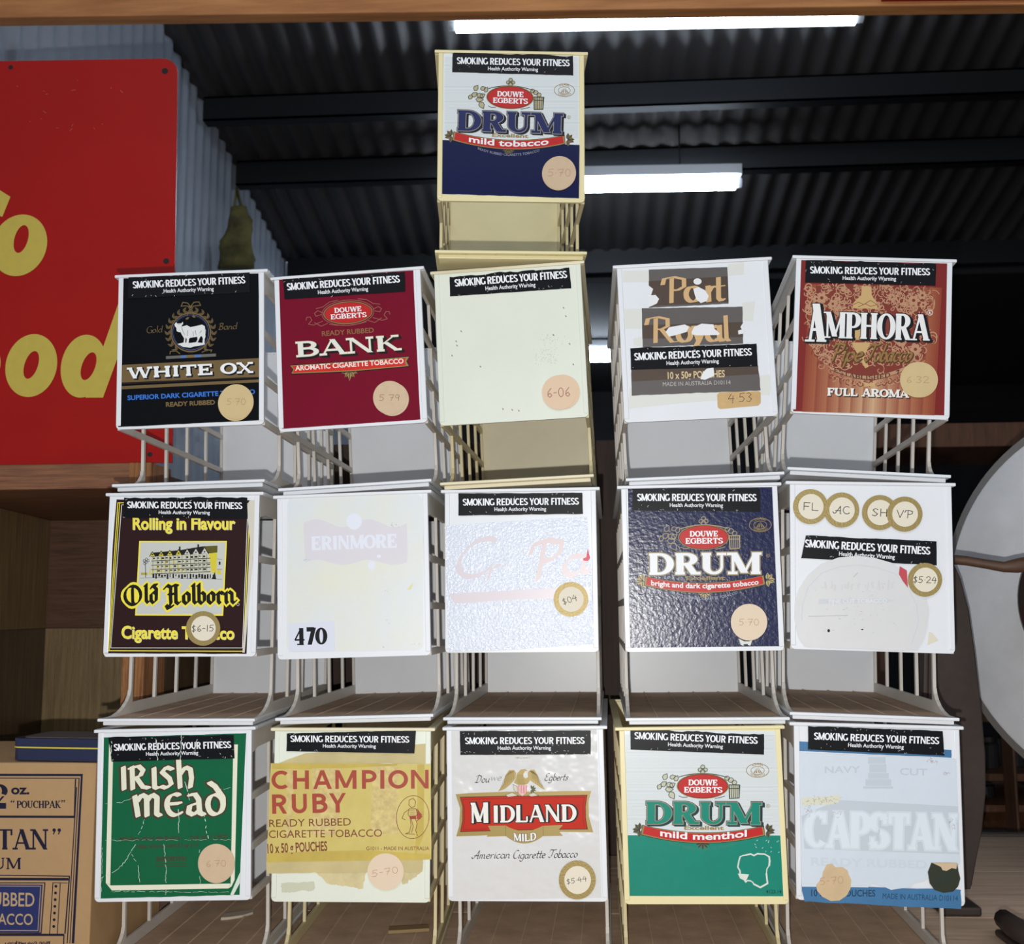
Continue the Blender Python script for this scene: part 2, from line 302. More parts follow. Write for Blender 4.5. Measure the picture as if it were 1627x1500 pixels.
# ------------------------------------------------------------------ printed artwork, drawn on a panel in drawing units
class Art:
    def __init__(s, corners, w, h, z0):                   # corners TL TR BL BR of the panel in drawing units
        s.c = [Vector(p) for p in corners]; s.w, s.h, s.z0 = w, h, z0; s.fr = (0, 0, 1)
    _n = 0
    def frame(s, ox, oy, k): s.fr = (ox, oy, k)
    def loc(s, x, y):
        x = s.fr[0]+x/s.fr[2]; y = s.fr[1]+y/s.fr[2]
        a, b, c, d = s.c; u, v = .5, .5
        for _ in range(6):
            p = a*(1-u)*(1-v)+b*u*(1-v)+c*(1-u)*v+d*u*v; du = (b-a)*(1-v)+(d-c)*v; dv = (c-a)*(1-u)+(d-b)*u
            e = Vector((x, y))-p; det = du.x*dv.y-du.y*dv.x
            u += (e.x*dv.y-e.y*dv.x)/det; v += (du.x*e.y-du.y*e.x)/det
        return (u-.5)*s.w, s.z0+(1-v)*s.h
    def P(s, B, pts, m, lay, solid=0.0):
        Art._n = (Art._n+1) % 37                           # overlapping strokes of one word lie a few microns apart, like ink
        q = [s.loc(*p) for p in pts]; y = -(lay+.005*Art._n)*1e-4
        if solid: B.prism(q, y+solid*1e-4, y, m, lambda u, v, w: (u, w, v)); return
        if len(q) == 3: tri = [(0, 1, 2)]
        elif len(q) == 4: tri = [(0, 1, 2, 3)]
        else: tri = [tuple(t) for t in tessellate_polygon([[Vector((u, v, 0)) for u, v in q]])]
        B.add([(u, y, v) for u, v in q], tri, m)
    def line(s, B, pts, w, m, lay, closed=False):
        if closed: pts = list(pts)+[pts[0]]
        for q in nib_poly(pts, w, w, 0): s.P(B, q, m, lay)
    def rect(s, B, x0, y0, x1, y1, m, lay, solid=0.0): s.P(B, [(x0, y0), (x1, y0), (x1, y1), (x0, y1)], m, lay, solid)
    def ell(s, B, cx, cy, rx, ry, m, lay, rot=0, solid=0.0, n=40):
        c, n_ = (math.cos(R(rot)), math.sin(R(rot))), n
        s.P(B, [(cx+rx*math.cos(t)*c[0]-ry*math.sin(t)*c[1], cy+rx*math.cos(t)*c[1]+ry*math.sin(t)*c[0]) for t in [2*math.pi*i/n_ for i in range(n_)]], m, lay, solid)
    def ring(s, B, cx, cy, rx, ry, w, m, lay, rot=0): s.line(B, [(cx+x*math.cos(R(rot))-y*math.sin(R(rot)), cy+x*math.sin(R(rot))+y*math.cos(R(rot))) for x, y in E(0, 0, rx, ry, 0, 360, 40)], w, m, lay)
    def text(s, B, t, x0, y0, x1, y1, h, m, lay, font='sans', sag=0.0, g=0.0, dx=0, dy=0, **k):
        ln = math.hypot(x1-x0, y1-y0); ax = ((x1-x0)/ln, (y1-y0)/ln); up = (ax[1], -ax[0]); need = ln/h
        if font == 'sans':
            ps, w = sans_text(t, k.get('off', .02)+g*.7, k.get('sp', 1.0)); kx = need/w
        else:
            sx = 1.0
            if font == 'grot': k = dict(dict(H=.20, L=.155, st=0, sl=0, tr=-.04), **k)
            fn = (lambda q, gg: serif_text(t, k.get('H', .26), k.get('L', .1), k.get('sl', .17), k.get('st', .09), gg, q, k.get('tr', 0.0))) if font in ('serif', 'grot') else \
                 (lambda q, gg: nib_text(t, {'nib': SK, 'black': BLACK, 'uncial': UNCIAL}[font], k.get('w', .12), k.get('th', .03), k.get('ang', 35), gg, q, k.get('tr', 0.0), k.get('shear', 0.0)))
            w1, w2 = fn(1.0, 0)[1], fn(2.0, 0)[1]; sx = 1+(need-w1)/(w2-w1); ps, w = fn(sx, g); kx = 1.0
        for q in ps:
            o = []
            for u, v in q:
                u *= kx; tt = u/need; b = 4*sag*tt*(1-tt)
                o.append((x0+dx+ax[0]*u*h+up[0]*v*h, y0+dy+b+ax[1]*u*h+up[1]*v*h))
            s.P(B, o, m, lay)
    def faint(s, B, x0, y0, x1, y1, h, m, lay, seed=1):   # print too worn to read: broken upright strokes
        rd = random.Random(seed); n = int((x1-x0)/(h*.34))
        for i in range(n):
            t = (i+.5)/n; x, y = x0+(x1-x0)*t, y0+(y1-y0)*t
            if rd.random() < .16: continue
            s.line(B, [(x, y-h*rd.uniform(.5, .95)), (x+h*rd.uniform(-.12, .12), y-h*rd.uniform(0, .25))], h*rd.uniform(.12, .24), m, lay)
            if rd.random() < .5: s.line(B, [(x-h*.14, y-h*rd.uniform(.1, .9)), (x+h*.16, y-h*rd.uniform(.1, .9))], h*.12, m, lay)
    def ragged(s, x0, y0, x1, y1, x2, y2, x3, y3, top=4, rest=1.5, n=26, seed=1):   # TL TR BR BL with torn edges
        rd = random.Random(seed); out = []; cs = [(x0, y0), (x1, y1), (x2, y2), (x3, y3)]
        for k in range(4):
            a, b = cs[k], cs[(k+1) % 4]; amp = top if k == 0 else rest; m_ = n if k % 2 == 0 else max(5, n//4); e = 0
            for i in range(m_):
                e = 0.6*e+rd.uniform(-1, 1)*amp*0.6; t = (i+(0 if i == 0 else rd.uniform(-.3, .3)))/m_
                px, py = a[0]+(b[0]-a[0])*t, a[1]+(b[1]-a[1])*t; l = math.hypot(b[0]-a[0], b[1]-a[1])
                f = e if i else 0
                out.append((px-(b[1]-a[1])/l*f, py+(b[0]-a[0])/l*f))
        return out
# ------------------------------------------------------------------ the dispensers: pose of each front panel's centre (yaw, roll, pitch) and its corners in drawing units
PW, PH, HC = 0.170, 0.178, 0.1685                         # panel width and height; panel centre above the base
DEP = 0.390
POSE = {
 '11': ((-0.0722, 1.1989, 0.5552), (0.0915, 0.0079, 0.0165), [(696.8, 84.3), (928.2, 88.1), (694.4, 319.0), (929.5, 321.9)]),
 '21': ((-0.4414, 1.1944, 0.2979), (0.0203, -0.0228, -0.0041), [(188.8, 442.1), (419.6, 432.5), (184.2, 682.8), (419.4, 674.3)]),
 '22': ((-0.2585, 1.2021, 0.2958), (0.0003, -0.0502, 0.0045), [(435.8, 445.5), (667.7, 428.2), (443.1, 686.9), (679.2, 671.1)]),
 '23': ((-0.0758, 1.2151, 0.3018), (-0.0330, -0.0389, 0.0060), [(689.8, 436.4), (922.6, 419.2), (698.9, 676.7), (936.0, 662.2)]),
 '24': ((0.1341, 1.2062, 0.2991), (-0.0073, -0.0292, 0.0046), [(979.9, 426.8), (1220.1, 413.4), (992.0, 671.8), (1236.6, 660.4)]),
 '25': ((0.3277, 1.2080, 0.2991), (-0.0563, 0.0741, -0.0045), [(1265.2, 410.7), (1513.4, 417.4), (1256.1, 656.0), (1508.6, 667.3)]),
 '31': ((-0.4412, 1.1894, 0.0412), (0.0252, 0.0017, 0.0006), [(174.5, 788.6), (412.7, 786.6), (163.8, 1043.8), (406.4, 1043.0)]),
 '32': ((-0.2507, 1.1966, 0.0393), (-0.0053, -0.0252, -0.0048), [(440.4, 792.7), (679.4, 783.4), (441.1, 1048.2), (684.8, 1041.1)]),
 '33': ((-0.0659, 1.2139, 0.0434), (-0.0272, -0.0031, 0.0008), [(706.8, 783.7), (946.7, 779.1), (707.2, 1037.4), (951.6, 1035.9)]),
 '34': ((0.1322, 1.2015, 0.0443), (-0.0171, -0.0072, -0.0007), [(986.8, 777.1), (1234.8, 771.6), (993.6, 1036.1), (1246.5, 1033.4)]),
 '35': ((0.3122, 1.1968, 0.0436), (-0.0511, 0.0330, -0.0011), [(1254.1, 768.3), (1510.8, 774.3), (1252.6, 1029.7), (1514.1, 1040.4)]),
 '41': ((-0.4425, 1.1909, -0.2174), (0.0193, -0.0180, 0.0020), [(156.1, 1164.7), (400.1, 1159.7), (150.0, 1433.6), (398.6, 1430.1)]),
 '42': ((-0.2486, 1.1939, -0.2174), (0.0255, 0.0035, 0.0003), [(437.0, 1161.6), (684.7, 1161.9), (430.5, 1432.7), (683.0, 1434.5)]),
 '43': ((-0.0615, 1.2027, -0.2169), (-0.0258, -0.0119, -0.0055), [(709.5, 1160.8), (958.4, 1158.5), (712.1, 1431.8), (966.1, 1432.9)]),
 '44': ((0.1254, 1.1942, -0.2159), (-0.0100, -0.0129, -0.0036), [(983.8, 1161.2), (1239.7, 1158.0), (992.3, 1437.3), (1253.7, 1436.5)]),
 '45': ((0.3071, 1.1962, -0.2137), (-0.0316, 0.0225, 0.0007), [(1260.9, 1152.7), (1523.8, 1159.5), (1265.2, 1429.7), (1533.4, 1440.6)]),
}
def pose(k):
    p, (ya, ro, pi), c = POSE[k]
    Rm = Matrix.Rotation(ya, 3, 'Z') @ Matrix.Rotation(pi, 3, 'X') @ Matrix.Rotation(ro, 3, 'Y')
    return EYE+Vector(p), Rm, c
def base_gap(k, below):                                   # how far the base can hang under the panel before it rests on what carries it
    p, Rm, _ = pose(k); best = 9
    for sx in (-1, 1):
        for y in (0.0, DEP):
            ax = Rm @ Vector((0, 0, 1)); q = p+Rm @ Vector((sx*.088, y, 0))
            if below: p2, R2, _ = pose(below); n = R2 @ Vector((0, 0, 1)); o = p2+n*(PH/2+.0038)
            else: n = Vector((0, 0, 1)); o = Vector((0, 0, BENCH))
            best = min(best, (q-o).dot(n)/ax.dot(n))
    return best
BENCH = 0.9475
BODY = {'w': (WHITE_P, WHITE_P, DUSTY_W), 'i': (IVORY_P, PALEY_P, DUSTY_Y), 'y': (YELLOW_P, YELLOW_P, DUSTY_Y)}
def dispenser(k, below, body, label):
    front, shell, wall = BODY[body]; p, Rm, corners = pose(k); g = base_gap(k, below)-.0003
    root = empty('tobacco_dispenser', p-Rm @ Vector((0, 0, g)), Rm.to_euler())
    tag(root, label, 'dispenser', 'plastic tobacco dispensers stacked in columns')
    z0, z1, hw, d = g-PH/2, g+PH/2, PW/2, DEP; zl = z1+.0036
    b = MB(); rc = .005                                   # front panel with rounded lower corners and two raised side rims
    out = [(-hw, z1), (-hw, z0+rc)]+[(-hw+rc+rc*math.cos(R(t)), z0+rc+rc*math.sin(R(t))) for t in range(195, 270, 15)]+[(-hw+rc, z0), (hw-rc, z0)]
    out += [(hw-rc+rc*math.cos(R(t)), z0+rc+rc*math.sin(R(t))) for t in range(285, 360, 15)]+[(hw, z0+rc), (hw, z1)]
    b.prism(out, 0, .004, front, lambda u, v, w: (u, w, v)); b.build('front_panel', root, .0007)
    for s in (-1, 1):
        b = MB(); x0, x1 = sorted((s*hw, s*(hw-.0058)))
        b.box(x0, x1, -.0009, .003, z0+.004, z1, front); b.build('panel_rim', root, .0008)
    b = MB(); f = .0045                                   # flanged lip round the open top
    b.box(-hw-f, hw+f, -.0016, .004, z1, zl, shell)
    b.box(-hw-f, -hw+.004, .004, d, z1, zl, shell); b.box(hw-.004, hw+f, .004, d, z1, zl, shell)
    b.box(-hw-f, hw+f, d-.004, d+.003, z1, zl, shell); b.build('top_lip', root, .0009)
    for s in (-1, 1):                                     # lattice side wall: top band, three rails, five uprights, low band with a curved foot
        b = MB(); x0, x1 = sorted((s*hw, s*(hw-.0042))); yz = lambda u, v, w: (w, u, v); q = d/5; bw = .0058
        b.box(x0, x1, .004, d, z1-.021, z1, wall)
        for zz in (z1-.071, z1-.124, z0+.0035): b.box(x0, x1, .004, d, zz-.0038, zz+.0038, wall)
        for i in range(1, 6):
            y = q*i; ya, yb = (y-bw/2, y+bw/2) if i < 5 else (d-.008, d)
            b.box(x0+.0002, x1-.0002, ya, yb, .012, z1-.01, wall)
        b.prism([(.004, .020+z1-.045), (.004, z1-.02), (.030, z1-.02)], x0, x1, wall, yz)
        foot = [(d, .006), (d, .019), (q+bw/2, .019), (q-bw/2, .034)]+[(q-bw/2-.058*(1-math.cos(R(t)))-.004*math.sin(R(t)), .034-.0265*math.sin(R(t))) for t in range(15, 91, 15)]+[(.004, .0075), (.004, .006)]
        b.prism(foot, x0, x1, wall, yz)
        b.build('lattice_side', root, .0006)
    b = MB(); b.box(-hw+.004, hw-.004, d-.004, d, .004, z1, shell); b.build('back_panel', root)
    b = MB(); b.box(-hw+.002, hw-.002, .002, d, 0, .0045, shell)
    f = .0018; b.box(-hw-f, hw+f, -.0045, .004, .0045, .0078, shell); b.box(-hw-f, -hw+.002, .004, d, .0045, .0075, shell); b.box(hw-.002, hw+f, .004, d, .0045, .0075, shell)
    b.build('base_tray', root, .0008)
    b = MB(); b.box(-hw+.0045, hw-.0045, .004, d-.004, .0045, .0062, DUST)
    for i in range(4): b.box(-.052+.0345*i, -.0508+.0345*i, .0, d-.004, .0045, .0072, RIBD)
    b.build('tray_floor', root)
    return root, Art(corners, PW, PH, z0)
SB, SW = mat('sticker_black', (15, 16, 20), .36, spec=.15), ink((236, 238, 242))
WORN = mat('worn_paper_white', (214, 214, 210), .6)
def warning(A, root, q, txt, lay=12, seed=1, top=4, sub=None, col=None, scr=10):
    B = MB(); pts = A.ragged(*q, top=top, seed=seed); A.P(B, pts, col or SB, lay, 8); o = B.build('warning_sticker', root); tag(o, 'black health warning sticker')
    B = MB(); A.text(B, 'SMOKING REDUCES YOUR FITNESS', *txt, SW, lay+1, 'grot')
    x0, y0, x1, y1, h = txt; s = sub or (x0+(x1-x0)*.275, y0+(y1-y0)*.275+h*.82, x0+(x1-x0)*.72, y0+(y1-y0)*.72+h*.82)
    A.text(B, 'Health Authority Warning', *s, h*.54, SW, lay+1, off=.014)
    B.build('warning_text', o)
    if scr:
        rd = random.Random(seed+50); B = MB()
        for _ in range(scr):
            t, v = rd.random(), rd.choice((rd.uniform(.0, .12), rd.uniform(.84, .98), rd.random()))
            ax, ay = q[0]+(q[2]-q[0])*t, q[1]+(q[3]-q[1])*t; bx, by = q[6]+(q[4]-q[6])*t, q[7]+(q[5]-q[7])*t
            x, y = ax+(bx-ax)*v, ay+(by-ay)*v; a = rd.uniform(0, 6.3); l = rd.uniform(3, 13)
            A.line(B, [(x, y), (x+l*.5*math.cos(a), y+l*.5*math.sin(a)), (x+l*math.cos(a+.5), y+l*math.sin(a+.5))], rd.uniform(.7, 2.0), WORN, lay+2)
        B.build('scuff_marks', o)
    return o
TAN = mat('tan_price_dot', (206, 180, 148), .6, var=.08, vscale=90)
GOLD = mat('gold_foil_rim', (152, 132, 78), .42, metal=.25, bump=.3, bscale=500)
CREAM = mat('price_paper', (222, 214, 194), .6)
PEN, PEND, PENR = ink((176, 138, 112), .6), ink((48, 46, 48), .6), ink((150, 92, 78), .6)
def price(A, root, cx, cy, r, txt, kind='tan', base=None, lay=20, tw=1.15, th=.34, pen=None, ry=None, tilt=0, m=None):
    B = MB(); ry = ry or r
    if base: A.ell(B, base[0], base[1], r, ry, m or TAN, lay-5, solid=6); 
    A.ell(B, cx, cy, r, ry, GOLD if kind == 'gold' else (m or TAN), lay, solid=9)
    o = B.build('price_sticker', root)
    tag(o, 'gold rimmed round price sticker' if kind == 'gold' else 'plain tan round price sticker')
    if kind == 'gold': B = MB(); A.ell(B, cx+r*.02, cy, r*.72, ry*.72, CREAM, lay+1); B.build('paper_centre', o)
    if txt:
        B = MB(); w = r*tw; h = r*th
        A.text(B, txt, cx-w/2, cy+h/2+tilt*r, cx+w/2, cy+h/2-tilt*r, h, pen or (PEND if kind == 'gold' else PEN), lay+2, 'nib', w=.10 if kind == 'gold' else .07, th=.10 if kind == 'gold' else .07)
        B.build('price_writing', o)
    return o
RED, GLD, DKG = ink((186, 34, 32)), ink((150, 128, 76)), ink((72, 62, 48))
NAVY, INKB, INKW = ink((26, 32, 80), .3), ink((16, 16, 20)), ink((232, 234, 236))
def oval(A, o, cx, cy, rx, ry, rot, lay, edge=GLD, red=RED):
    B = MB(); A.ell(B, cx, cy, rx*1.06, ry*1.09, edge, lay, rot); A.ell(B, cx, cy, rx*1.02, ry*1.04, INKB, lay+.3, rot); A.ell(B, cx, cy, rx, ry, red, lay+.6, rot)
    c, s = math.cos(R(rot)), math.sin(R(rot)); q = lambda x, y: (cx+x*rx*c-y*ry*s, cy+x*rx*s+y*ry*c)
    A.text(B, 'DOUWE', *q(-.58, -.06), *q(.60, -.06), ry*.50, INKW, lay+1.2, 'serif', H=.27, L=.14, st=.12)
    A.text(B, 'EGBERTS', *q(-.76, .56), *q(.80, .56), ry*.50, INKW, lay+1.2, 'serif', H=.27, L=.14, st=.12)
    B.build('maker_oval', o)
def leafpoly(cx, cy, l, w, a):
    c, s = math.cos(R(a)), math.sin(R(a)); return [(cx+x*l*c-y*w*s, cy+x*l*s+y*w*c) for x, y in ((0, 0), (.25, .42), (.55, .45), (1, 0), (.55, -.45), (.25, -.42))]
def drum(A, root, o, p0, p1, word, wout, wshadow, line, flourish, leafcol, txt, arc, fl2):
    W = math.hypot(p1[0]-p0[0], p1[1]-p0[1]); ax = ((p1[0]-p0[0])/W, (p1[1]-p0[1])/W); rot = math.degrees(math.atan2(ax[1], ax[0]))
    q = lambda x, y: (p0[0]+(ax[0]*x-ax[1]*y)*W, p0[1]+(ax[1]*x+ax[0]*y)*W)
    B = MB(); w = W*.0056                                 # flourish of leaves, crown and little drum round the oval
    for i, (x, y, r, a) in enumerate([(.20,-.37,.030,0),(.25,-.385,.026,40),(.23,-.34,.034,90),(.18,-.315,.030,20),(.22,-.29,.034,60),(.26,-.27,.036,120),(.29,-.36,.026,0),(.15,-.29,.026,0),(.25,-.315,.026,30)]):
        A.P(B, [q(*p) for p in leafpoly(x-r, y, r*2, r*1.5, a-60)], flourish, 5); A.line(B, [q(*p) for p in leafpoly(x-r, y, r*2, r*1.5, a-60)], w, line, 5.4, True)
    for x, y, r in ((.475,-.455,.017),(.52,-.455,.017),(.497,-.48,.017),(.497,-.44,.02),(.70,-.385,.02),(.73,-.37,.022),(.76,-.35,.02)):
        A.ell(B, *q(x, y), r*W, r*W*.9, flourish, 5, rot); A.ring(B, *q(x, y), r*W, r*W*.9, w, line, 5.4, rot)
    A.line(B, [q(x, -.425+.20*(x-.497)**2*4) for x in [.30+.04*i for i in range(11)]], w*1.3, line, 5.2)
    A.P(B, [q(.715,-.33), q(.805,-.33), q(.80,-.22), q(.72,-.215)], flourish, 5.2)
    for i in range(6): A.line(B, [q(.718+.016*i, -.325), q(.722+.0155*i, -.222)], w, line, 5.6)
    A.line(B, [q(.715,-.33), q(.805,-.33), q(.80,-.22), q(.72,-.215)], w*1.4, line, 5.6, True); A.line(B, [q(.715,-.30), q(.805,-.30)], w*1.3, line, 5.7)
    A.line(B, [q(.30,-.235), q(.33,-.222), q(.37,-.225)], w, line, 5.4); A.line(B, [q(.60,-.215), q(.64,-.222), q(.68,-.235)], w, line, 5.4)
    for sx in (-.045, 1.055):                             # tobacco leaves at the ribbon ends and below it
        for a in (-175, -130, -90, 160, 95): a = a if sx < 0 else 180-a; A.P(B, [q(*p) for p in leafpoly(sx+(.018 if sx < 0 else -.018), .05, .062, .04, a)], leafcol, 6); A.line(B, [q(sx+(.018 if sx < 0 else -.018), .05), q(sx+(.018 if sx < 0 else -.018)+.05*math.cos(R(a)), .05+.05*math.sin(R(a)))], w*.8, INKB, 6.4)
    for a in (90, 50, 130, 20, 160): A.P(B, [q(*p) for p in leafpoly(.5, .15, .062, .028, a)], leafcol, 5.6); A.line(B, [q(.5, .15), q(.5+.055*math.cos(R(a)), .15+.055*math.sin(R(a)))], w, INKB, 5.8)
    B.build('emblem', o)
    oval(A, o, *q(.497, -.318), .205*W, .098*W, rot, 6)
    B = MB(); cx, cy = q(*fl2)                            # little oval seal
    A.ring(B, cx, cy, .093*W, .058*W, w, GLD, 5, rot); A.ring(B, cx, cy, .055*W, .033*W, w*.8, GLD, 5, rot)
    A.text(B, 'CLASS', cx-.045*W, cy-.033*W, cx+.045*W, cy-.033*W, .02*W, GLD, 5.2, sag=-.012*W); A.text(B, 'TOBACCO', cx-.06*W, cy+.04*W, cx+.06*W, cy+.04*W, .018*W, GLD, 5.2, sag=.012*W)
    for t in (-.03, -.012, .012, .03): A.P(B, [(cx+t*W-.004*W, cy+.022*W), (cx+t*W+.008*W, cy+.022*W), (cx+t*W*.2, cy-.022*W)], GLD, 5.2)
    B.build('seal', o)
    B = MB(); K = dict(font='serif', H=.34, L=.12, sl=.22, st=.12, tr=.05); h = .185*W
    a, b = q(.02, 0), q(.98, 0)
    if wshadow: A.text(B, 'DRUM', *a, *b, h, wshadow, 6.5, g=.045, dx=.018*W, dy=.012*W, **K); A.text(B, 'DRUM', *a, *b, h, wshadow, 6.65, g=.045, dx=.010*W, dy=.007*W, **K)
    A.text(B, 'DRUM', *a, *b, h, wshadow or wout, 6.85, g=.055, **K); A.text(B, 'DRUM', *a, *b, h, wout, 7.05, g=.032, **K); A.text(B, 'DRUM', *a, *b, h, word, 7.4, **K)
    A.text(B, 'Excellent', *q(.345, .047), *q(.675, .047), .034*W, GLD, 6.2, off=.03)
    rr = q(1.04, -.155); A.ring(B, *rr, .014*W, .014*W, w*.6, GLD, 6.2); A.text(B, 'R', rr[0]-.006*W, rr[1]+.007*W, rr[0]+.006*W, rr[1]+.007*W, .014*W, GLD, 6.2)
    B.build('lettering', o)
    B = MB()                                              # curved ribbon
    def rib(x0, x1, ya, yb, sg, m, lay):
        n = 16; tp = [q(x0+(x1-x0)*i/n, ya+sg*4*(i/n)*(1-i/n)) for i in range(n+1)]; bt = [q(x0-.012+(x1-x0+.024)*i/n, yb+sg*1.12*4*(i/n)*(1-i/n)) for i in range(n+1)]
        for i in range(n): A.P(B, [tp[i], tp[i+1], bt[i+1], bt[i]], m, lay)
    rib(-.006, 1.006, .008, .092, .060, INKB, 6.2); rib(-.002, 1.002, .012, .088, .060, GLD, 6.4); rib(.012, .988, .018, .082, .060, RED, 6.8)
    A.text(B, txt[0], *q(txt[1], .088+txt[4]), *q(txt[2], .088+txt[4]), txt[3]*W, INKW, 7.2, off=.024, sag=.030*W)
    if arc: A.text(B, 'READY RUBBED CIGARETTE TOBACCO', *q(.22, .165), *q(.78, .165), .022*W, arc, 5.4, sag=.050*W, off=.005)
    B.build('ribbon', o)
FR = {'11': (660, 50, 3.847), '21': (160, 400, 3.75), '22': (420, 400, 3.75), '23': (670, 400, 3.748), '24': (950, 390, 3.748), '25': (1220, 380, 3.658),
      '31': (150, 750, 3.66), '32': (420, 750, 3.66), '33': (690, 750, 3.658), '34': (960, 750, 3.658), '35': (1230, 750, 3.659),
      '41': (140, 1120, 3.947), '42': (410, 1120, 3.948), '43': (690, 1120, 3.947), '44': (970, 1120, 3.947), '45': (1230, 1120, 3.948)}
def unit(k, below, body, label):
    root, A = dispenser(k, below, body, label); A.frame(*FR[k]); return root, A
def card(A, root, pts, m, name='brand_card', lay=4, solid=4, label=None):
    B = MB(); A.P(B, pts, m, lay, solid); o = B.build(name, root)
    if label: o['label'] = label
    return o
# ------------------------------------------------------------------ the bench, the cabinet and the things beside the stack
def wood(name, a, b, stretch, rough=.55, bump=.3, bscale=25, vscale=6): return mat(name, a, rough, bump=bump, bscale=bscale, rgb2=b, vscale=vscale, stretch=stretch)
BENCHW = wood('dusty_bench_wood', (216, 186, 158), (180, 152, 130), (1.2, 14, 14), .8, .25, 14, 5)
bench = empty('display_bench', (0, 1.6, 0)); tag(bench, 'dusty brown wooden bench that carries the stack of dispensers', 'bench')
b = MB()
for i in range(5): b.box(-1.22, 1.6, .72+.25*i-1.6, .72+.25*i+.2485-1.6, BENCH-.035, BENCH, BENCHW)
b.build('bench_top', bench, .0008)
b = MB(); b.box(-1.22, 1.6, 1.972-1.6, 1.99-1.6, BENCH-.05, BENCH+.004, mat('bench_edge', (96, 84, 76), .7)); b.build('back_edging', bench)
for x in (-1.15, 1.4):
    for y in (.78, 1.88): b = MB(); b.box(x, x+.09, y-1.6, y-1.51, 0, BENCH-.035, BENCHW); b.build('leg', bench)
# wooden cabinet, its open side facing out
YC = 1.43
zt, zs = at(100, 738, YC).z, at(100, 778, YC).z; xr = at(222, 900, YC).x; xi = at(197, 900, YC).x; xl = at(-330, 900, YC).x; YB = 1.93
WR = wood('red_brown_timber', (150, 100, 66), (104, 64, 42), (3, 60, 60), .6, .5, 40, 4); WE = wood('rough_cut_timber', (186, 126, 70), (116, 72, 40), (60, 60, 3), .65, .9, 60, 4)
WB = wood('red_brown_board', (120, 86, 66), (88, 62, 48), (4, 40, 60), .42, .5, 30, 4); WO = wood('olive_brown_board', (160, 134, 90), (118, 96, 62), (50, 50, 2), .42, .5, 30, 3); WD = wood('dark_brown_board', (108, 86, 62), (76, 60, 44), (50, 50, 2), .38, .6, 30, 3)
cab = empty('wooden_cabinet', (xl, YC, BENCH+.0008)); tag(cab, 'open brown wooden cabinet standing left of the stack', 'cabinet')
def cb(name, x0, x1, y0, y1, z0, z1, m, bev=.0012): b = MB(); b.box(x0-xl, x1-xl, y0-YC, y1-YC, z0-BENCH, z1-BENCH, m); return b.build(name, cab, bev)
cb('top_board', xl, xi+.003, YC, YB, zs, zt, WR); cb('corner_post', xi+.0035, xr+.012, YC-.004, YC+.07, BENCH, zt, WE)
cb('right_side', xi, xr+.006, YC+.071, YB, BENCH, zs-.0005, WD); zm = at(150, 998, YB).z
xb = at(86, 900, YB).x
cb('back_board', xb-.5, xi, YB-.02, YB, zm, zs-.0005, WB); cb('back_board', xb-.5, xi, YB-.02, YB, BENCH, zm-.0005, WO)
def slant(name, z0, z1, m):                            # the inner side board stands at an angle
    b = MB(); p0, p1 = Vector((at(-40, 900, YC+.06).x-.04, YC+.06, 0)), Vector((xb, YB-.021, 0)); n = (p1-p0).normalized().cross(Vector((0, 0, 1)))*.018
    pts = [p0, p1, p1-n, p0-n]; b.prism([(p.x-xl, p.y-YC) for p in pts], z0-BENCH, z1-BENCH, m, lambda u, v, w: (u, v, w)); b.build(name, cab)
slant('inner_side_board', zm, zs-.001, WO); slant('inner_side_board', BENCH, zm-.0005, WD)
# red enamel sign on the cabinet
SR = mat('red_sign_paint', (166, 19, 12), .36, spec=.2, bump=.05, bscale=30, var=.12, vscale=3); SY = mat('yellow_sign_paint', (200, 178, 72), .4, var=.08, vscale=60)
YS = YC+.012; tr, br, tl = at(284, 94, YS), at(272, 738, YS), at(-420, 104, YS)
sign = empty('painted_sign', (br.x-.3, YS, zt+.002)); tag(sign, 'large red metal sign with slanting yellow letters, standing on the cabinet', 'sign')
def sg(px, py): p = at(px, py, YS); return (p.x-sign.location.x, p.z-sign.location.z)
b = MB(); ctr = [(-420, 104), (262, 93)]+[(262+20*math.sin(R(a)), 114-20*math.cos(R(a))) for a in (15, 40, 65, 90)]+[(273, 737), (-430, 737)]
o2 = [sg(*p) for p in ctr]; o2[-1] = (o2[-1][0], 0); o2[-2] = (o2[-2][0], 0)
b.prism(o2, 0, .004, SR, lambda u, v, w: (u, w, v)); b.build('sign_plate', sign)
b = MB()
for px, py, r in ((262, 113, 5.5), (17, 107, 4), (264, 415, 5), (238, 722, 4), (-200, 110, 4)):
    u, v = sg(px, py); r = r*YS/FOC; b.prism([(u+r*math.cos(t), v+r*math.sin(t)) for t in [k*math.pi/8 for k in range(16)]], -.0004, -.0001, mat('screw_hole_black', (14, 12, 12), .7), lambda x, y, w: (x, w, y))
b.build('screw_hole', sign)
b = MB(); ht = [0]
def letter(outer, inner=None, dep=.0006):
    o_ = [sg(*p) for p in outer]; i_ = [sg(*p) for p in inner] if inner else None
    pts = [Vector((u, v, 0)) for u, v in o_]; loops = [pts]
    if i_: loops.append([Vector((u, v, 0)) for u, v in i_])
    allp = o_+(i_ or []); tri = tessellate_polygon(loops); b.add([(u, -dep, v) for u, v in allp], [tuple(t) for t in tri], SY)
def egg(cx, cy, rx, ry, sh, n=48): return [(cx+rx*math.cos(2*math.pi*k/n)-sh*ry*math.sin(2*math.pi*k/n), cy+ry*math.sin(2*math.pi*k/n)) for k in range(n)]
letter(egg(31, 390, 44, 49, .12), egg(34, 380, 11, 22, .22)); letter(egg(50, 581, 41, 50, .10), egg(50, 580, 11, 22, .26)); letter(egg(-49, 581, 50, 50, .10), egg(-42, 580, 12, 22, .26))
letter(egg(133,582,36,50,.10), egg(141,582,11,22,.28)); letter([(199,452),(230,452),(164,632),(136,632)], None, .0007)
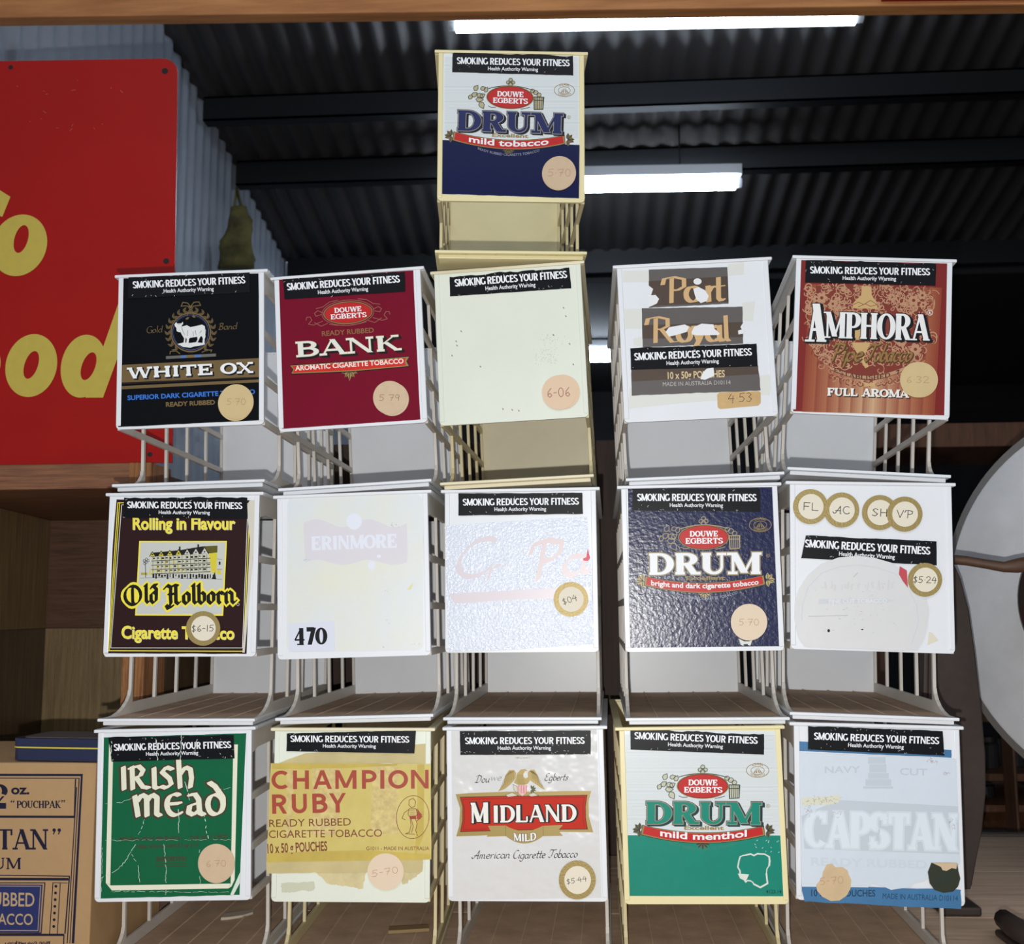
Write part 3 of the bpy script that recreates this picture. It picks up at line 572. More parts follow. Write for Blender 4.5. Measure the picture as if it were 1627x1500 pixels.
letter([(4,345),(17,313),(-10,296),(-50,292),(-85,310),(-98,340),(-80,370),(-55,392),(-70,405),(-105,398),(-116,428),(-75,440),(-40,430),(-20,405),(-30,375),(-58,345),(-50,330),(-20,335)])
b.build('yellow_lettering', sign)
b = MB(); rd = random.Random(4)
for _ in range(16):
    u, v = sg(rd.choice((rd.gauss(110, 20), rd.gauss(60, 40), rd.gauss(140, 30))), rd.choice((rd.gauss(142, 8), rd.gauss(195, 10)))); a = rd.uniform(-1, 1); l = rd.uniform(.001, .006)
    b.prism(nib_poly([(u, v), (u+l*math.cos(a), v+l*math.sin(a))], .0007, .0007, 0)[0], -.0003, -.0002, ink((170, 96, 80), .6), lambda x, y, w: (x, w, y))
b.build('scratches', sign)
# cardboard box in front of the cabinet
KR = mat('brown_cardboard', (174, 140, 98), .8, var=.06, vscale=60, bump=.1, bscale=300); BI = ink((22, 22, 48), .7); BB = ink((38, 46, 96), .7); BT = ink((178, 152, 116), .7)
YX = 1.20; box = empty('cardboard_box', (at(155, 1300, YX).x-.15, YX, BENCH+.0008)); tag(box, 'brown cardboard carton printed in navy, at bottom left beside the stack', 'box')
bx1, bz1 = at(155.5, 1300, YX).x-box.location.x-.004, at(80, 1213, YX).z-BENCH
b = MB(); b.box(-.14, bx1, 0, .20, 0, bz1, KR); b.build('carton', box, .0015)
class Flat(Art):
    def loc(s, x, y): p = at(s.fr[0]+x/s.fr[2], s.fr[1]+y/s.fr[2], YX); return p.x-box.location.x, p.z-BENCH
F = Flat([(0, 0), (1, 0), (0, 1), (1, 1)], 1, 1, 0); F.frame(0, 1120, 3.947); b = MB()
for q in ([(-260,436),(520,438),(518,452),(-260,450)], [(520,438),(508,440),(450,1500),(466,1500)], [(-260,460),(498,463),(498,468),(-260,465)], [(500,463),(494,463),(436,1500),(441,1500)], [(470,470),(478,470),(470,712),(463,712)], [(-260,698),(468,700),(468,714),(-260,712)], [(478,520),(484,520),(425,1500),(419,1500)],
          [(-260,1066),(438,1076),(438,1082),(-260,1072)], [(-260,1088),(430,1090),(430,1106),(-260,1104)], [(432,1080),(440,1080),(412,1440),(404,1440)], [(-260,1440),(402,1440),(402,1454),(-260,1454)], [(398,1445),(405,1445),(402,1530),(395,1530)], [(-260,1118),(282,1118),(282,1124),(-260,1124)],
          [(330,1120),(335,1120),(314,1440),(309,1440)], [(376,1122),(381,1122),(362,1440),(357,1440)], [(330,1118),(425,1120),(425,1124),(330,1122)]): F.P(b, q, BI, 3)
F.P(b, [(-260,1130),(268,1132),(248,1432),(-260,1428)], BB, 3); F.line(b, [(-260,1140),(256,1142),(238,1420),(-260,1418)], 4, BT, 3.4); F.line(b, [(282,1120),(258,1436),(-260,1434)], 7, BI, 3)
for i in range(7): F.ell(b, 351-2.2*i, 1142+42*i, 9, 9, BI, 3.2, n=14)
F.text(b, '2', -48,652, 50,652, 150, BI, 3, 'serif', H=.24, L=.1); F.text(b, 'oz.', 70,566, 185,566, 62, BI, 3, off=.03)
F.text(b, 'POUCHPAK', 104,652, 382,652, 46, BI, 3, 'serif', H=.20, L=.09, sl=.13)
for x, y in ((72,612), (86,612), (390,606), (404,606), (340,790), (372,790)): k = 1 if y > 600 and y < 700 else 2.2; F.ell(b, x, y, 5*k, 5*k, BI, 3, n=12); F.line(b, [(x+3*k, y), (x-2*k, y+11*k)] if x > 300 else [(x-3*k, y), (x+3*k, y-10*k)], 3.4*k, BI, 3)
F.text(b, '"CAPSTAN', -470,912, 305,912, 128, BI, 3, 'serif', H=.20, L=.08, sl=.13); F.text(b, 'MEDIUM', -330,1035, 136,1035, 72, BI, 3, 'serif', H=.20, L=.11, sl=.12)
F.text(b, 'RUBBED', -95,1265, 216,1270, 86, BT, 3.6, off=.01); F.text(b, 'TOBACCO', -160,1382, 206,1385, 70, BT, 3.6, off=.01)
F.faint(b, 30,1512, 315,1512, 26, BI, 3, 7)
b.build('navy_print', box)
# flat navy tin on the carton, paper behind
zt_ = BENCH+.0008+bz1; yt = YX-.002
tin = empty('tobacco_tin', (at(95, 1200, yt).x, yt+.04, zt_+.0015), (0, 0, R(-6))); tag(tin, 'flat navy blue tin with a yellow edge line on the cardboard carton', 'tin')
NT, NY = mat('navy_tin_paint', (28, 34, 66), .3, bump=.05), mat('yellow_tin_line', (196, 180, 70), .4)
def rr(w, d, r, n=6): return [(sx*(w-r)+r*math.cos(R(a0+90*i/n)), sy*(d-r)+r*math.sin(R(a0+90*i/n))) for sx, sy, a0 in ((1, 1, 0), (-1, 1, 90), (-1, -1, 180), (1, -1, 270)) for i in range(n+1)]
for nm, w, d, z0, z1, m in (('tin_base', .058, .036, 0, .013, NT), ('yellow_line', .0588, .0368, .0132, .0150, NY), ('tin_lid', .0585, .0365, .0152, .024, NT)): b = MB(); b.prism(rr(w, d, .012), z0, z1, m, lambda u, v, w_: (u, v, w_)); b.build(nm, tin, .0006)
b = MB(); b.prism(rr(.050, .029, .01), .0241, .0247, mat('grey_tin_top', (86, 84, 82), .4), lambda u, v, w_: (u, v, w_)); b.build('lid_panel', tin)
PPR = mat('grey_paper', (128, 116, 100), .8, var=.1)
for i, (x0, x1, y0, y1, tilt) in enumerate(((-.80, -.655, 1.62, 1.86, .03), (-.885, -.805, 1.52, 1.80, .0))):
    b = MB(); n = 6; z0 = BENCH+.16-.02*i; vs = [(x0+(x1-x0)*a/n, y0+(y1-y0)*c/n, z0+.006*math.sin(a*1.3+c)+tilt*a/n) for a in range(n+1) for c in range(n+1)]
    b.add(vs, [(a*(n+1)+c, (a+1)*(n+1)+c, (a+1)*(n+1)+c+1, a*(n+1)+c+1) for a in range(n) for c in range(n)], PPR); b.box(x0+.01, x1-.01, y0+.02, y1-.01, BENCH+.0005, z0-.008, mat('old_carton', (110, 94, 74), .85))
    tag(b.build('paper_stack'), ['heap of greyish papers behind the navy tin, under the cabinet corner', 'heap of greyish papers far left inside the cabinet'][i], 'papers')
# ------------------------------------------------------------------ right side: slicer with its big bright blade, iron stand, rod and bracket
STL = mat('brushed_steel', (246, 248, 252), .38, .1, bump=.35, bscale=30, bdist=.002, var=.12, vscale=12); STD = mat('dark_steel_bevel', (150, 146, 142), .45, .3); IRN = mat('rusty_cast_iron', (70, 58, 52), .6, .3, bump=.5, bscale=60, var=.35, vscale=14); HUB = mat('oily_hub', (64, 58, 58), .4, .5, bump=.4, bscale=70, rgb2=(74, 52, 44), vscale=16)
YD = 1.50; cN = at(1800, 958, YD); sl = empty('meat_slicer', (cN.x, cN.y, BENCH+.0008)); tag(sl, 'old slicing machine with a big round steel blade at the right edge', 'slicer')
TM = Matrix.Translation((0, 0, cN.z-BENCH)) @ Matrix.Rotation(R(-50), 4, 'Z') @ Matrix.Rotation(R(90), 4, 'X')
k = YD/FOC*.92
b = MB(); b.lathe([(.01, -.012), (300*k, -.012), (343*k, -.004), (343*k, -.001), (327*k, .004)], STD, 96, TM); b.build('blade_edge', sl, smooth=False)
b = MB(); b.lathe([(327*k, .0042), (322*k, .006), (150*k, .012), (.01, .012)], STL, 96, TM); b.build('blade_face', sl, smooth=True)
b = MB(); b.lathe([(150*k, .0), (140*k, .085), (128*k, .10), (60*k, .105), (.005, .105)], HUB, 64, TM); b.build('hub_cover', sl, smooth=False)
b = MB(); b.box(.0, .16, .10, .24, 0, cN.z-BENCH+.02, IRN); b.box(-.04, .26, .06, .28, 0, .03, IRN); b.build('machine_base', sl, .006)
b = MB(); b.tube([(.08, .15, cN.z-BENCH), tuple(TM @ Vector((0, 0, -.013)))], .03, IRN, 16); b.build('shaft', sl)
yr = 1.405; b = MB(); pts = [at(1500, 888, yr+.02), at(1535, 891, yr+.015), at(1565, 896, yr+.01), at(1595, 901, yr), at(1615, 899, yr), at(1650, 893, yr)]
ctr0 = sl.location; b.tube([p-ctr0 for p in pts]+[(TM @ Vector((0, 0, .09)))], [.0062, .006, .006, .0066, .009, .011, .011], mat('rusty_rod', (98, 72, 56), .6, .2, bump=.5, bscale=80, var=.3, vscale=30), 12); b.build('rusty_rod', sl, smooth=True)
YI = 1.49; st = empty('iron_stand', (at(1500, 1300, YI).x, YI, BENCH)); tag(st, 'dark rusty iron stand with a curved edge, behind the bottom right dispenser', 'iron stand')
b = MB(); pr = [(1490, 868), (1512, 884), (1528, 920), (1541, 970), (1551, 1040), (1560, 1120), (1567, 1200), (1568, 1260), (1562, 1320), (1552, 1370), (1545, 1412), (1500, 1412), (1470, 1412), (1465, 1200), (1468, 1000)]
pp = [at(px, py, YI)-st.location for px, py in pr]; pp = [(p.x, max(p.z, 0.0006)) for p in pp]
b.prism(pp, 0, .035, IRN, lambda u, v, w: (u, w, v)); b.build('curved_plate', st, .004)
b = MB(); b.prism([(pp[i][0]*1.0-.004 if i < 11 else pp[i][0]+.006, pp[i][1]) for i in range(len(pp))], -.004, -.0002, IRN, lambda u, v, w: (u, w, v)); b.build('raised_face', st, .003)
b = MB(); b.box(pp[11][0]-.01, pp[10][0]+.004, -.02, .08, .0004, .012, IRN); b.build('foot', st, .003)
YK = 1.34; bk = at(1668, 1496, YK); br_ = empty('iron_bracket', (bk.x, YK, BENCH+.0006)); tag(br_, 'dark forked iron casting lying on the bench, bottom right corner', 'bracket')
b = MB(); b.tube([(-.036, .04, .022), (-.037, .0, .022), (-.030, -.03, .02), (0, -.045, .018), (.03, -.03, .02), (.037, 0, .022), (.036, .04, .022)], [.011, .013, .014, .015, .014, .013, .011], IRN, 10); b.build('fork', br_, smooth=True)
b = MB(); b.lathe([(.012, .0), (.012, .03), (.010, .034), (.0, .034)], IRN, 20, Matrix.Translation((.0, .01, .0))); b.lathe([(.02, 0), (.02, .008), (.0, .008)], IRN, 20, Matrix.Translation((.0, .01, .0))); b.build('lug', br_)
b = MB(); b.box(-.044, .044, -.05, .05, 0, .008, IRN); b.build('base_plate', br_, .003)
# paper scraps on the bench under the bottom row
def scrap(name, pts, m, label, cat):
    b = MB(); q = [at(px, py, 1) for px, py in pts]
    q = [EYE+(p-EYE)*((BENCH+.0085-EYE.z)/(p.z-EYE.z)) for p in q]
    b.prism([(p.x, p.y) for p in q], BENCH+.0078, BENCH+.0115, m, lambda u, v, w: (u, v, w)); tag(b.build(name), label, cat)
scrap('paper_scrap', [(351,1462),(356,1455),(372,1453),(390,1450),(404,1448),(402,1453),(385,1458),(365,1461)], mat('torn_scrap', (196, 184, 166), .8), 'torn whitish paper shred lying in the tray under the green card', 'paper scrap')
scrap('tape_strip', [(618,1476),(681,1473),(682,1479),(617,1483)], mat('tan_strip', (150, 124, 84), .7), 'short tan strip lying in the tray under the yellow card', 'strip')
# ------------------------------------------------------------------ timber beam above
YBm = 2.0; b = MB(); PINE = wood('orange_pine', (238, 166, 102), (192, 124, 74), (1.2, 20, 14), .55, .2, 20, 3)
pa, pb = at(-120, 44, YBm), at(1760, 21, YBm); L_ = (pb-pa); bm_ = MB()
b.prism([(pa.x, pa.z), (pb.x, pb.z), (pb.x, pb.z+.16), (pa.x, pa.z+.16)], YBm-.035, YBm, PINE, lambda u, v, w: (u, w, v)); o = b.build('timber_beam', None, .003); tag(o, 'orange pine timber beam running across the top', 'beam')
b = MB(); pa2, pb2 = at(1400, 2.5, YBm-.036), at(1720, -1, YBm-.036); b.prism([(pa2.x, pa2.z), (pb2.x, pb2.z), (pb2.x, pb2.z+.08), (pa2.x, pa2.z+.08)], YBm-.055, YBm-.036, SR, lambda u, v, w: (u, w, v)); tag(b.build('red_board'), 'red board fixed to the pine beam at top right', 'board')
# ------------------------------------------------------------------ the shed: corrugated roof and side wall, steel beams, tubes
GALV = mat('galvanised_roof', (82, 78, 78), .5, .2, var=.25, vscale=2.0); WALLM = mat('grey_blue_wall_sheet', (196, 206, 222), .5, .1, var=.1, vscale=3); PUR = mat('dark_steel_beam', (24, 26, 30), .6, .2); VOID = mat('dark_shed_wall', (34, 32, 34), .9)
YF, SLOPE = 4.6, 0.2; Z0 = at(800, 410, YF).z
XW = at(458, 410, YF).x
def roofz(y): return Z0+SLOPE*(YF-y)
def corr(x): return .009*math.sin(2*math.pi*x/.076)
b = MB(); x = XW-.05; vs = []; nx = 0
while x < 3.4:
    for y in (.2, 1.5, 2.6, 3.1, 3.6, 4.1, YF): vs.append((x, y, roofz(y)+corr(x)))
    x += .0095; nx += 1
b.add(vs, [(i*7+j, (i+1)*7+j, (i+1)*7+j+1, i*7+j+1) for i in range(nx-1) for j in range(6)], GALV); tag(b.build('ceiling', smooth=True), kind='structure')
b = MB(); vs = []; y = .9; ny = 0
while y < 6.5:
    vs += [(XW-.012+.006*math.sin(2*math.pi*y/.076), y, 0), (XW-.012+.006*math.sin(2*math.pi*y/.076), y, roofz(y)+.02)]; y += .0095; ny += 1
b.add(vs, [(2*i, 2*i+2, 2*i+3, 2*i+1) for i in range(ny-1)], WALLM); tag(b.build('wall_left', smooth=True), kind='structure')
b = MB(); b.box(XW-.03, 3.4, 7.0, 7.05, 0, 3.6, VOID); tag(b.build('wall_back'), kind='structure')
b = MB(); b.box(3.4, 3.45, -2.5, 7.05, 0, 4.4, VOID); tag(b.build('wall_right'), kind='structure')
b = MB(); b.box(-2.6, 3.45, -2.5, 7.05, -.05, 0, mat('concrete_floor', (104, 100, 96), .8, var=.15, vscale=6)); tag(b.build('floor'), kind='structure')
b = MB(); b.box(XW, 3.4, YF+.01, 7.0, Z0-.12, Z0-.08, VOID); tag(b.build('trim_1'), kind='structure')
def purlin(y, y0, y1, label):
    z1, z0 = roofz(y)-.012, at(900, y1, y).z; b = MB(); w = .05
    for q in ((0, .006, z0, z1), (0, w, z0, z0+.006), (0, w, z1-.006, z1)): b.box(XW+.01, 3.38, y+q[0], y+q[1], q[2], q[3], PUR)
    tag(b.build('roof_purlin'), label, 'beam', 'steel roof beams')
def ydepth(py):
    t = at(900, py, 1); s = t.z-EYE.z; return (Z0+SLOPE*YF-EYE.z)/(s+SLOPE)
purlin(ydepth(128), 128, 172, 'dark steel roof beam just under the long fluorescent tube')
purlin(ydepth(234), 234, 278, 'dark steel roof beam just above the short fluorescent tube')
b = MB(); b.box(XW+.01, 3.38, YF-.05, YF, at(900, 440, YF).z, roofz(YF)+.012, PUR); tag(b.build('eave_beam'), 'dark steel eave beam behind the top of the second row', 'beam', 'steel roof beams')
TUBE = mat('fluorescent_tube', (225, 240, 255), .4, emit=22.0); TUBE_D = mat('dim_fluorescent_tube', (225, 240, 255), .4, emit=7.0); BAT = mat('white_batten', (205, 208, 212), .5)
def tube(x0, y0, x1, y1, Y, r, label, glow=None):
    p, q = at(x0, y0, Y), at(x1, y1, Y); root = empty('fluorescent_light', (p+q)/2); tag(root, label, 'light', 'fluorescent lights under the roof'); c = root.location
    b = MB(); d = (q-p).normalized(); b.tube([p-c+d*.02, p-c+d*.022, q-c-d*.022, q-c-d*.02], [r*.6, r, r, r*.6], glow or TUBE, 14); b.build('tube', root, smooth=True)
    for e, sg_ in ((p, 1), (q, -1)): b = MB(); b.tube([e-c, e-c+d*sg_*.02], r*.7, BAT, 12); b.build('end_cap', root)
    for t_ in (.2, .8): e = p+(q-p)*t_; b = MB(); b.tube([e-c+Vector((0, 0, r+.03)), Vector((e.x, e.y, roofz(e.y)+.012))-c], .003, PUR, 6); b.build('hanger', root)
    b = MB(); b.box(-(q-p).length/2, (q-p).length/2, -.02, .02, r+.004, r+.04, BAT); o = b.build('batten', root); o.rotation_euler = (0, -math.atan2(d.z, d.x), 0)
tube(713, 41, 1371, 28, 3.0, .021, 'long bright fluorescent tube just under the pine beam', TUBE_D)
tube(700, 299, 1178, 291, 3.71, .024, 'bright fluorescent tube right of the topmost dispenser')
tube(800, 566, 1010, 563, 5.6, .036, 'distant fluorescent tube glimpsed between cream and taped dispensers')
# olive bag hanging on the left wall
YG = 3.62; OLV = mat('olive_canvas', (156, 146, 84), .85, bump=.4, bscale=60, rgb2=(80, 78, 54), vscale=9)
g0 = at(378, 425, YG); bag = empty('canvas_bag', g0); tag(bag, 'olive canvas bag hanging on the left shed wall, above the white cow card', 'bag')
b = MB(); n = 9; m = 14; vs = []
for i in range(n+1):
    t = i/n; z = (at(378, 425-95*t, YG)-g0).z; w = .062*(1-.55*t**1.6)+.004*math.sin(i*2.1); off = -.012+.018*t if i < 7 else .0
    for j in range(m): a = 2*math.pi*j/m; k_ = 1+.16*math.sin(3*a+i*1.1); vs.append((off+w*k_*math.cos(a), .035*k_*math.sin(a)*(1-.4*t), z))
b.add(vs, [(i*m+j, i*m+(j+1) % m, (i+1)*m+(j+1) % m, (i+1)*m+j) for i in range(n) for j in range(m)]+[tuple(range(m)), tuple(range(n*m, n*m+m))], OLV); b.build('bag_body', bag, smooth=True)
hk = at(376, 300, YG)-g0; b = MB(); b.tube([(-.02, 0, (at(378, 335, YG)-g0).z), tuple(hk), (.035, 0, (at(378, 370, YG)-g0).z), (.045, .0, .03)], .006, OLV, 8); b.build('strap', bag, smooth=True)
# rack with dark odds and ends, right background
RK = wood('brown_rack_wood', (104, 66, 40), (74, 46, 28), (20, 20, 2), .6, .2, 20, 4); YR = 2.35
rk = empty('wooden_rack', (at(1600, 1350, YR).x, YR, 0)); tag(rk, 'brown wooden rack behind the slicer at the right edge', 'rack'); c = rk.location
def rbx(name, p0, p1, y0, y1, m=RK): a, d = at(*p0, YR)-c, at(*p1, YR)-c; b = MB(); b.box(a.x, d.x, y0, y1, d.z, a.z, m); return b.build(name, rk, .002)
rbx('post', (1588, 1000), (1622, 1470), -.03, .03); rbx('post', (1440, 640), (1462, 1470), .25, .31)
for y0, y1 in ((672, 704), (1135, 1150), (1232, 1246), (1282, 1296)): rbx('shelf', (1300, y0), (1720, y1), .03, .34)
b = MB(); a_, d_ = at(1605, 1285, YR)-c, at(1560, 1330, YR)-c; b.tube([(a_.x+.08, -.02, a_.z-.02), (d_.x, .2, d_.z)], .02, RK, 4); b.build('brace', rk)
JAR = mat('dark_glass_jar', (44, 42, 44), .2, spec=.6); TINM = mat('dull_tin', (84, 80, 78), .4, .7)
for i, (px, py, r, hgt) in enumerate(((1572, 1134, .024, .05), (1548, 1134, .022, .07), (1574, 1231, .026, .06), (1550, 1231, .02, .04), (1570, 1281, .022, .03), (1625, 1231, .03, .07))):
    p = at(px, py, YR+.10); zz = (at(1600, 1135 if py < 1200 else 1232 if py < 1270 else 1282, YR)).z+.0006
    root = empty('storage_jar', (p.x, YR+.12+.03*(i % 2), zz)); tag(root, 'small dark jar on the shadowed rack behind the slicer', 'jar', 'jars on the dark rack'); b = MB(); b.lathe([(.0, 0), (r, 0), (r, hgt*.8), (r*.7, hgt*.92)], JAR, 20); b.build('jar_body', root, smooth=False); b = MB(); b.lathe([(r*.74, hgt*.9), (r*.74, hgt*1.08), (0, hgt*1.08)], TINM, 20); b.build('lid', root)
# dark board and stacked dark lids behind the gap in the stack
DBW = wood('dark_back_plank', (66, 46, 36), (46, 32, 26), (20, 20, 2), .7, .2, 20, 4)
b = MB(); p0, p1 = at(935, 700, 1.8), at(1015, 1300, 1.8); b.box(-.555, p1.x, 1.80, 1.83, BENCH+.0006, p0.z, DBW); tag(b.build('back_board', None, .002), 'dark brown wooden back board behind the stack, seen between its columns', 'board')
# ------------------------------------------------------------------ the sixteen dispensers, bottom row first, each with its printed card
def drum_card(A, root, top, bot, pts, split, rib):
    o = card(A, root, pts, top)
    if bot: B = MB(); A.P(B, split, bot, 4.6); B.build('colour_field', o)
    if rib:
        B = MB(); x0, x1, y0, y1, m = rib; y = y0
        while y < y1: A.rect(B, x0, y, x1, y+2.2, m, 4.4); y += 8.5
        B.build('fine_stripes', o)
    return o
# --- bottom row
root, A = unit('41', None, 'w', 'white dispenser with the creased dark green card, bottom left of the stack')
GRN = mat('green_card', (0, 96, 58), .25, spec=.3, coat=.15, bump=.25, bscale=45, var=.08, vscale=30)
o = card(A, root, A.ragged(100,205, 992,178, 950,1192, 80,1215, top=2, rest=2, seed=3), GRN)
PALE = ink((226, 226, 204))
B = MB()
for q in ([(133,240),(160,240),(140,1128),(112,1118)], [(912,250),(940,250),(920,1100),(895,1125)], [(112,1118),(140,1130),(165,1164),(150,1164)], [(140,1134),(893,1122),(880,1152),(152,1165)], [(895,1122),(920,1098),(900,1140),(880,1152)]): A.P(B, q, PALE, 5)
B.build('border', o)
B = MB(); BRN = ink((70, 60, 44)); K = dict(font='uncial', w=.155, th=.05, ang=22)
for g, m, l in ((.045, BRN, 5.4), (0, PALE, 6)):
    dx = -3 if g else 0
    A.text(B, 'IRish', 200,535, 680,520, 195, m, l, g=g, dx=dx, **K); A.text(B, 'mEad', 285,703, 880,690, 210, m, l, g=g, dx=dx, **K)
A.faint(B, 195,860, 870,844, 30, BRN, 5.5, 3); A.faint(B, 305,907, 700,895, 28, BRN, 5.5, 4)
A.text(B, 'IMPORTED', 428,985, 618,980, 28, BRN, 5.5, 'serif', H=.26, L=.12); A.rect(B, 425,997, 620,1001, BRN, 5.5); A.rect(B, 425,1012, 620,1016, BRN, 5.5)
B.build('lettering', o)
B = MB(); CRK = mat('crease_white', (206, 222, 206), .5); rd = random.Random(5)
def crack(pts, w=3, n=10, m=CRK, lay=6.6):
    for i in range(len(pts)-1):
        a, b = pts[i], pts[i+1]; k = max(2, int(math.hypot(b[0]-a[0], b[1]-a[1])/14)); pr = a
        for j in range(1, k+1):
            c = (a[0]+(b[0]-a[0])*j/k+rd.uniform(-4, 4), a[1]+(b[1]-a[1])*j/k+rd.uniform(-4, 4))
            if rd.random() < .72: A.line(B, [pr, c], rd.uniform(.5, 1)*w, m, lay)
            pr = c
crack([(375,620),(350,740),(320,820)]); crack([(300,880),(215,1010),(145,1060),(85,1085)], 3.4); crack([(275,940),(315,1010),(325,1110)], 3); crack([(600,470),(632,560),(640,600)], 5); crack([(700,600),(735,720),(752,840)], 5)
crack([(568,660),(572,820)], 4); crack([(476,880),(490,980),(490,1190)], 3.4); crack([(95,625),(200,620),(300,580)], 2); crack([(100,855),(900,850)], 1.6); crack([(780,545),(910,520)], 2); crack([(700,900),(705,1120)], 2.6); crack([(150,1170),(900,1175)], 2); crack([(915,400),(905,820)], 2.2); crack([(432,210),(440,350)], 6, lay=14.5); crack([(590,190),(580,350)], 4, lay=14.5); crack([(690,205),(670,320)], 3.5, lay=14.5); crack([(150,230),(145,330)], 5, lay=14.5); crack([(90,900),(84,1190)], 2)
A.P(B, [(955,1050),(952,1120),(912,1195),(893,1190)], CRK, 6.8)
B.build('creases', o)
warning(A, root, (130,205, 915,190, 920,338, 150,358), (165,290, 900,272, 44), seed=4, top=5, scr=26)
price(A, root, 808, 996, 114, '6.70', tilt=.02, ry=122)

root, A = unit('42', None, 'i', 'ivory dispenser with the yellow taped card in red capitals, bottom row')
TAPE = mat('aged_yellow_tape', (206, 190, 136), .22, bump=.4, bscale=40, var=.2, vscale=18, coat=.6)
GLUE = mat('old_glue_stain', (214, 200, 150), .6, var=.2, vscale=60)
YEL = mat('yellow_card', (210, 194, 116), .30, bump=.35, bscale=32, rgb2=(196, 176, 90), vscale=14, coat=.35)
for q, m, l, sd in (((300,305, 1085,240, 1085,370, 110,372), TAPE, 1.6, 1.5), ((52,985, 1040,965, 1030,1050, 55,1056), TAPE, 10, 2)): B = MB(); A.P(B, A.ragged(*q, top=3, rest=4, seed=8), m, l, sd); tag(B.build('sticky_tape', root), 'yellowed clear sticky tape')
for q, m, sd in (((360,1050, 680,1045, 660,1155, 430,1120), GLUE, 10), ((900,1040, 1030,1040, 985,1085, 910,1135), GLUE, 12), ((145,1120, 350,1110, 350,1170, 150,1180), mat('grey_glue_mark', (196, 198, 174), .6), 13)): B = MB(); A.P(B, A.ragged(*q, top=4, rest=10, seed=sd), m, 1.2); B.build('glue_mark', root)
o = card(A, root, A.ragged(82,368, 1085,372, 1088,972, 55,990, top=2, rest=2.5, seed=11), YEL, lay=13, solid=4)
B = MB(); T2 = mat('tape_over_card', (204, 180, 84), .25, var=.22, vscale=20, coat=.5); T3 = mat('tape_glue_card', (188, 164, 104), .5, rgb2=(214, 196, 126), vscale=160)
for q, m in (([(88,370),(880,372),(870,385),(300,408),(90,405)], T2), ([(60,930),(680,915),(1085,940),(1087,972),(57,988)], T2), ([(345,400),(520,400),(515,690),(480,820),(340,820)], T3), ([(725,390),(885,385),(880,815),(705,810)], T3), ([(1000,375),(1045,375),(1040,820),(985,960),(1000,600)], T2), ([(185,405),(225,405),(215,820),(175,840)], T3)): A.P(B, q, m, 13.5)
B.build('tape_strips', o)
B = MB(); MAR = ink((164, 74, 58), .35); MAD = ink((120, 62, 46), .35)
A.text(B, 'CHAMPION', 85,533, 1082,528, 118, MAR, 14, 'grot', H=.215, L=.19, tr=.06); A.text(B, 'RUBY', 78,688, 560,678, 122, MAR, 14, 'grot', H=.215, L=.19, tr=.06)
A.text(B, 'READY RUBBED', 72,770, 585,760, 46, MAD, 14, off=.0); A.text(B, 'CIGARETTE TOBACCO', 70,838, 780,830, 46, MAD, 14, off=.0)
A.text(B, '10 x 50 g POUCHES', 62,935, 438,918, 60, MAD, 14, off=.02); A.text(B, 'G1011 - MADE IN AUSTRALIA', 682,914, 1075,914, 22, MAD, 14, off=.0)
B.build('lettering', o)
B = MB(); A.ring(B, 972, 708, 102, 135, 3.5, MAD, 14, 4)      # a classical athlete drawn in line inside an oval
for p in ([(950,600),(975,590),(990,610),(985,640),(965,650),(948,632),(950,600)], [(950,655),(992,655),(1000,690),(985,710),(955,710),(942,690),(950,655)], [(948,660),(920,680),(905,715),(925,725)], [(995,660),(1025,690),(1015,720),(998,712)], [(955,712),(962,760),(950,805),(930,810)], [(985,712),(1000,750),(990,790),(1002,825)], [(960,712),(975,765),(965,805)], [(1002,660),(1030,705),(1000,730)], [(925,812),(985,815)]): A.line(B, p, 3.6, MAD, 14)
A.P(B, [(998,670),(1030,690),(1020,722),(996,720)], MAR, 14); A.P(B, [(952,700),(990,698),(995,720),(955,722)], MAR, 13.9)
for y in (665, 678, 690): A.line(B, [(955,y),(988,y-2)], 2, MAD, 14)
B.build('emblem', o)
warning(A, root, (183,178, 992,160, 982,306, 180,292), (205,233, 950,238, 42), seed=14, top=3, lay=15, scr=14)
price(A, root, 803, 1047, 114, '5-70', tilt=.12, tw=1.5, m=mat('pale_price_dot', (220, 200, 174), .6))

root, A = unit('43', None, 'w', 'white dispenser with the gold eagle and red banner card, bottom row centre')
GLO = mat('glossy_white_card', (214, 214, 212), .18, bump=1.0, bscale=19, coat=.0, bdist=.005, spec=.7)
o = card(A, root, A.ragged(98,152, 1020,150, 1050,1210, 100,1225, top=1, rest=1, seed=15), GLO)
A.frame(710, 1200, 6.508)
B = MB(); GOL = mat('gold_print', (160, 138, 78), .35, metal=.2); GOD = ink((96, 78, 36))
A.P(B, [(92,412),(230,400),(610,385),(960,385),(1250,378),(1495,378),(1468,480),(1470,640),(1515,805),(1200,800),(800,815),(330,840),(98,848),(130,740),(140,560)], GOL, 5)
A.P(B, [(135,440),(610,428),(960,428),(1455,418),(1438,540),(1440,660),(1460,775),(1000,778),(610,788),(140,802),(165,680),(165,540)], INKB, 5.4)
A.P(B, [(142,446),(610,434),(960,434),(1448,424),(1432,540),(1434,660),(1452,769),(1000,772),(610,782),(148,796),(172,680),(172,540)], ink((190, 50, 34), .2), 5.8)
A.line(B, [(165,465),(800,450),(1425,440),(1410,540),(1412,660),(1425,752)], 3, INKB, 6); A.line(B, [(165,465),(188,560),(188,680),(170,778),(420,772)], 3, INKB, 6)
A.P(B, [(415,850),(460,795),(430,738),(620,735),(620,845)], GOL, 6.2); A.P(B, [(1000,738),(1205,730),(1155,785),(1205,840),(1000,845)], GOL, 6.2)
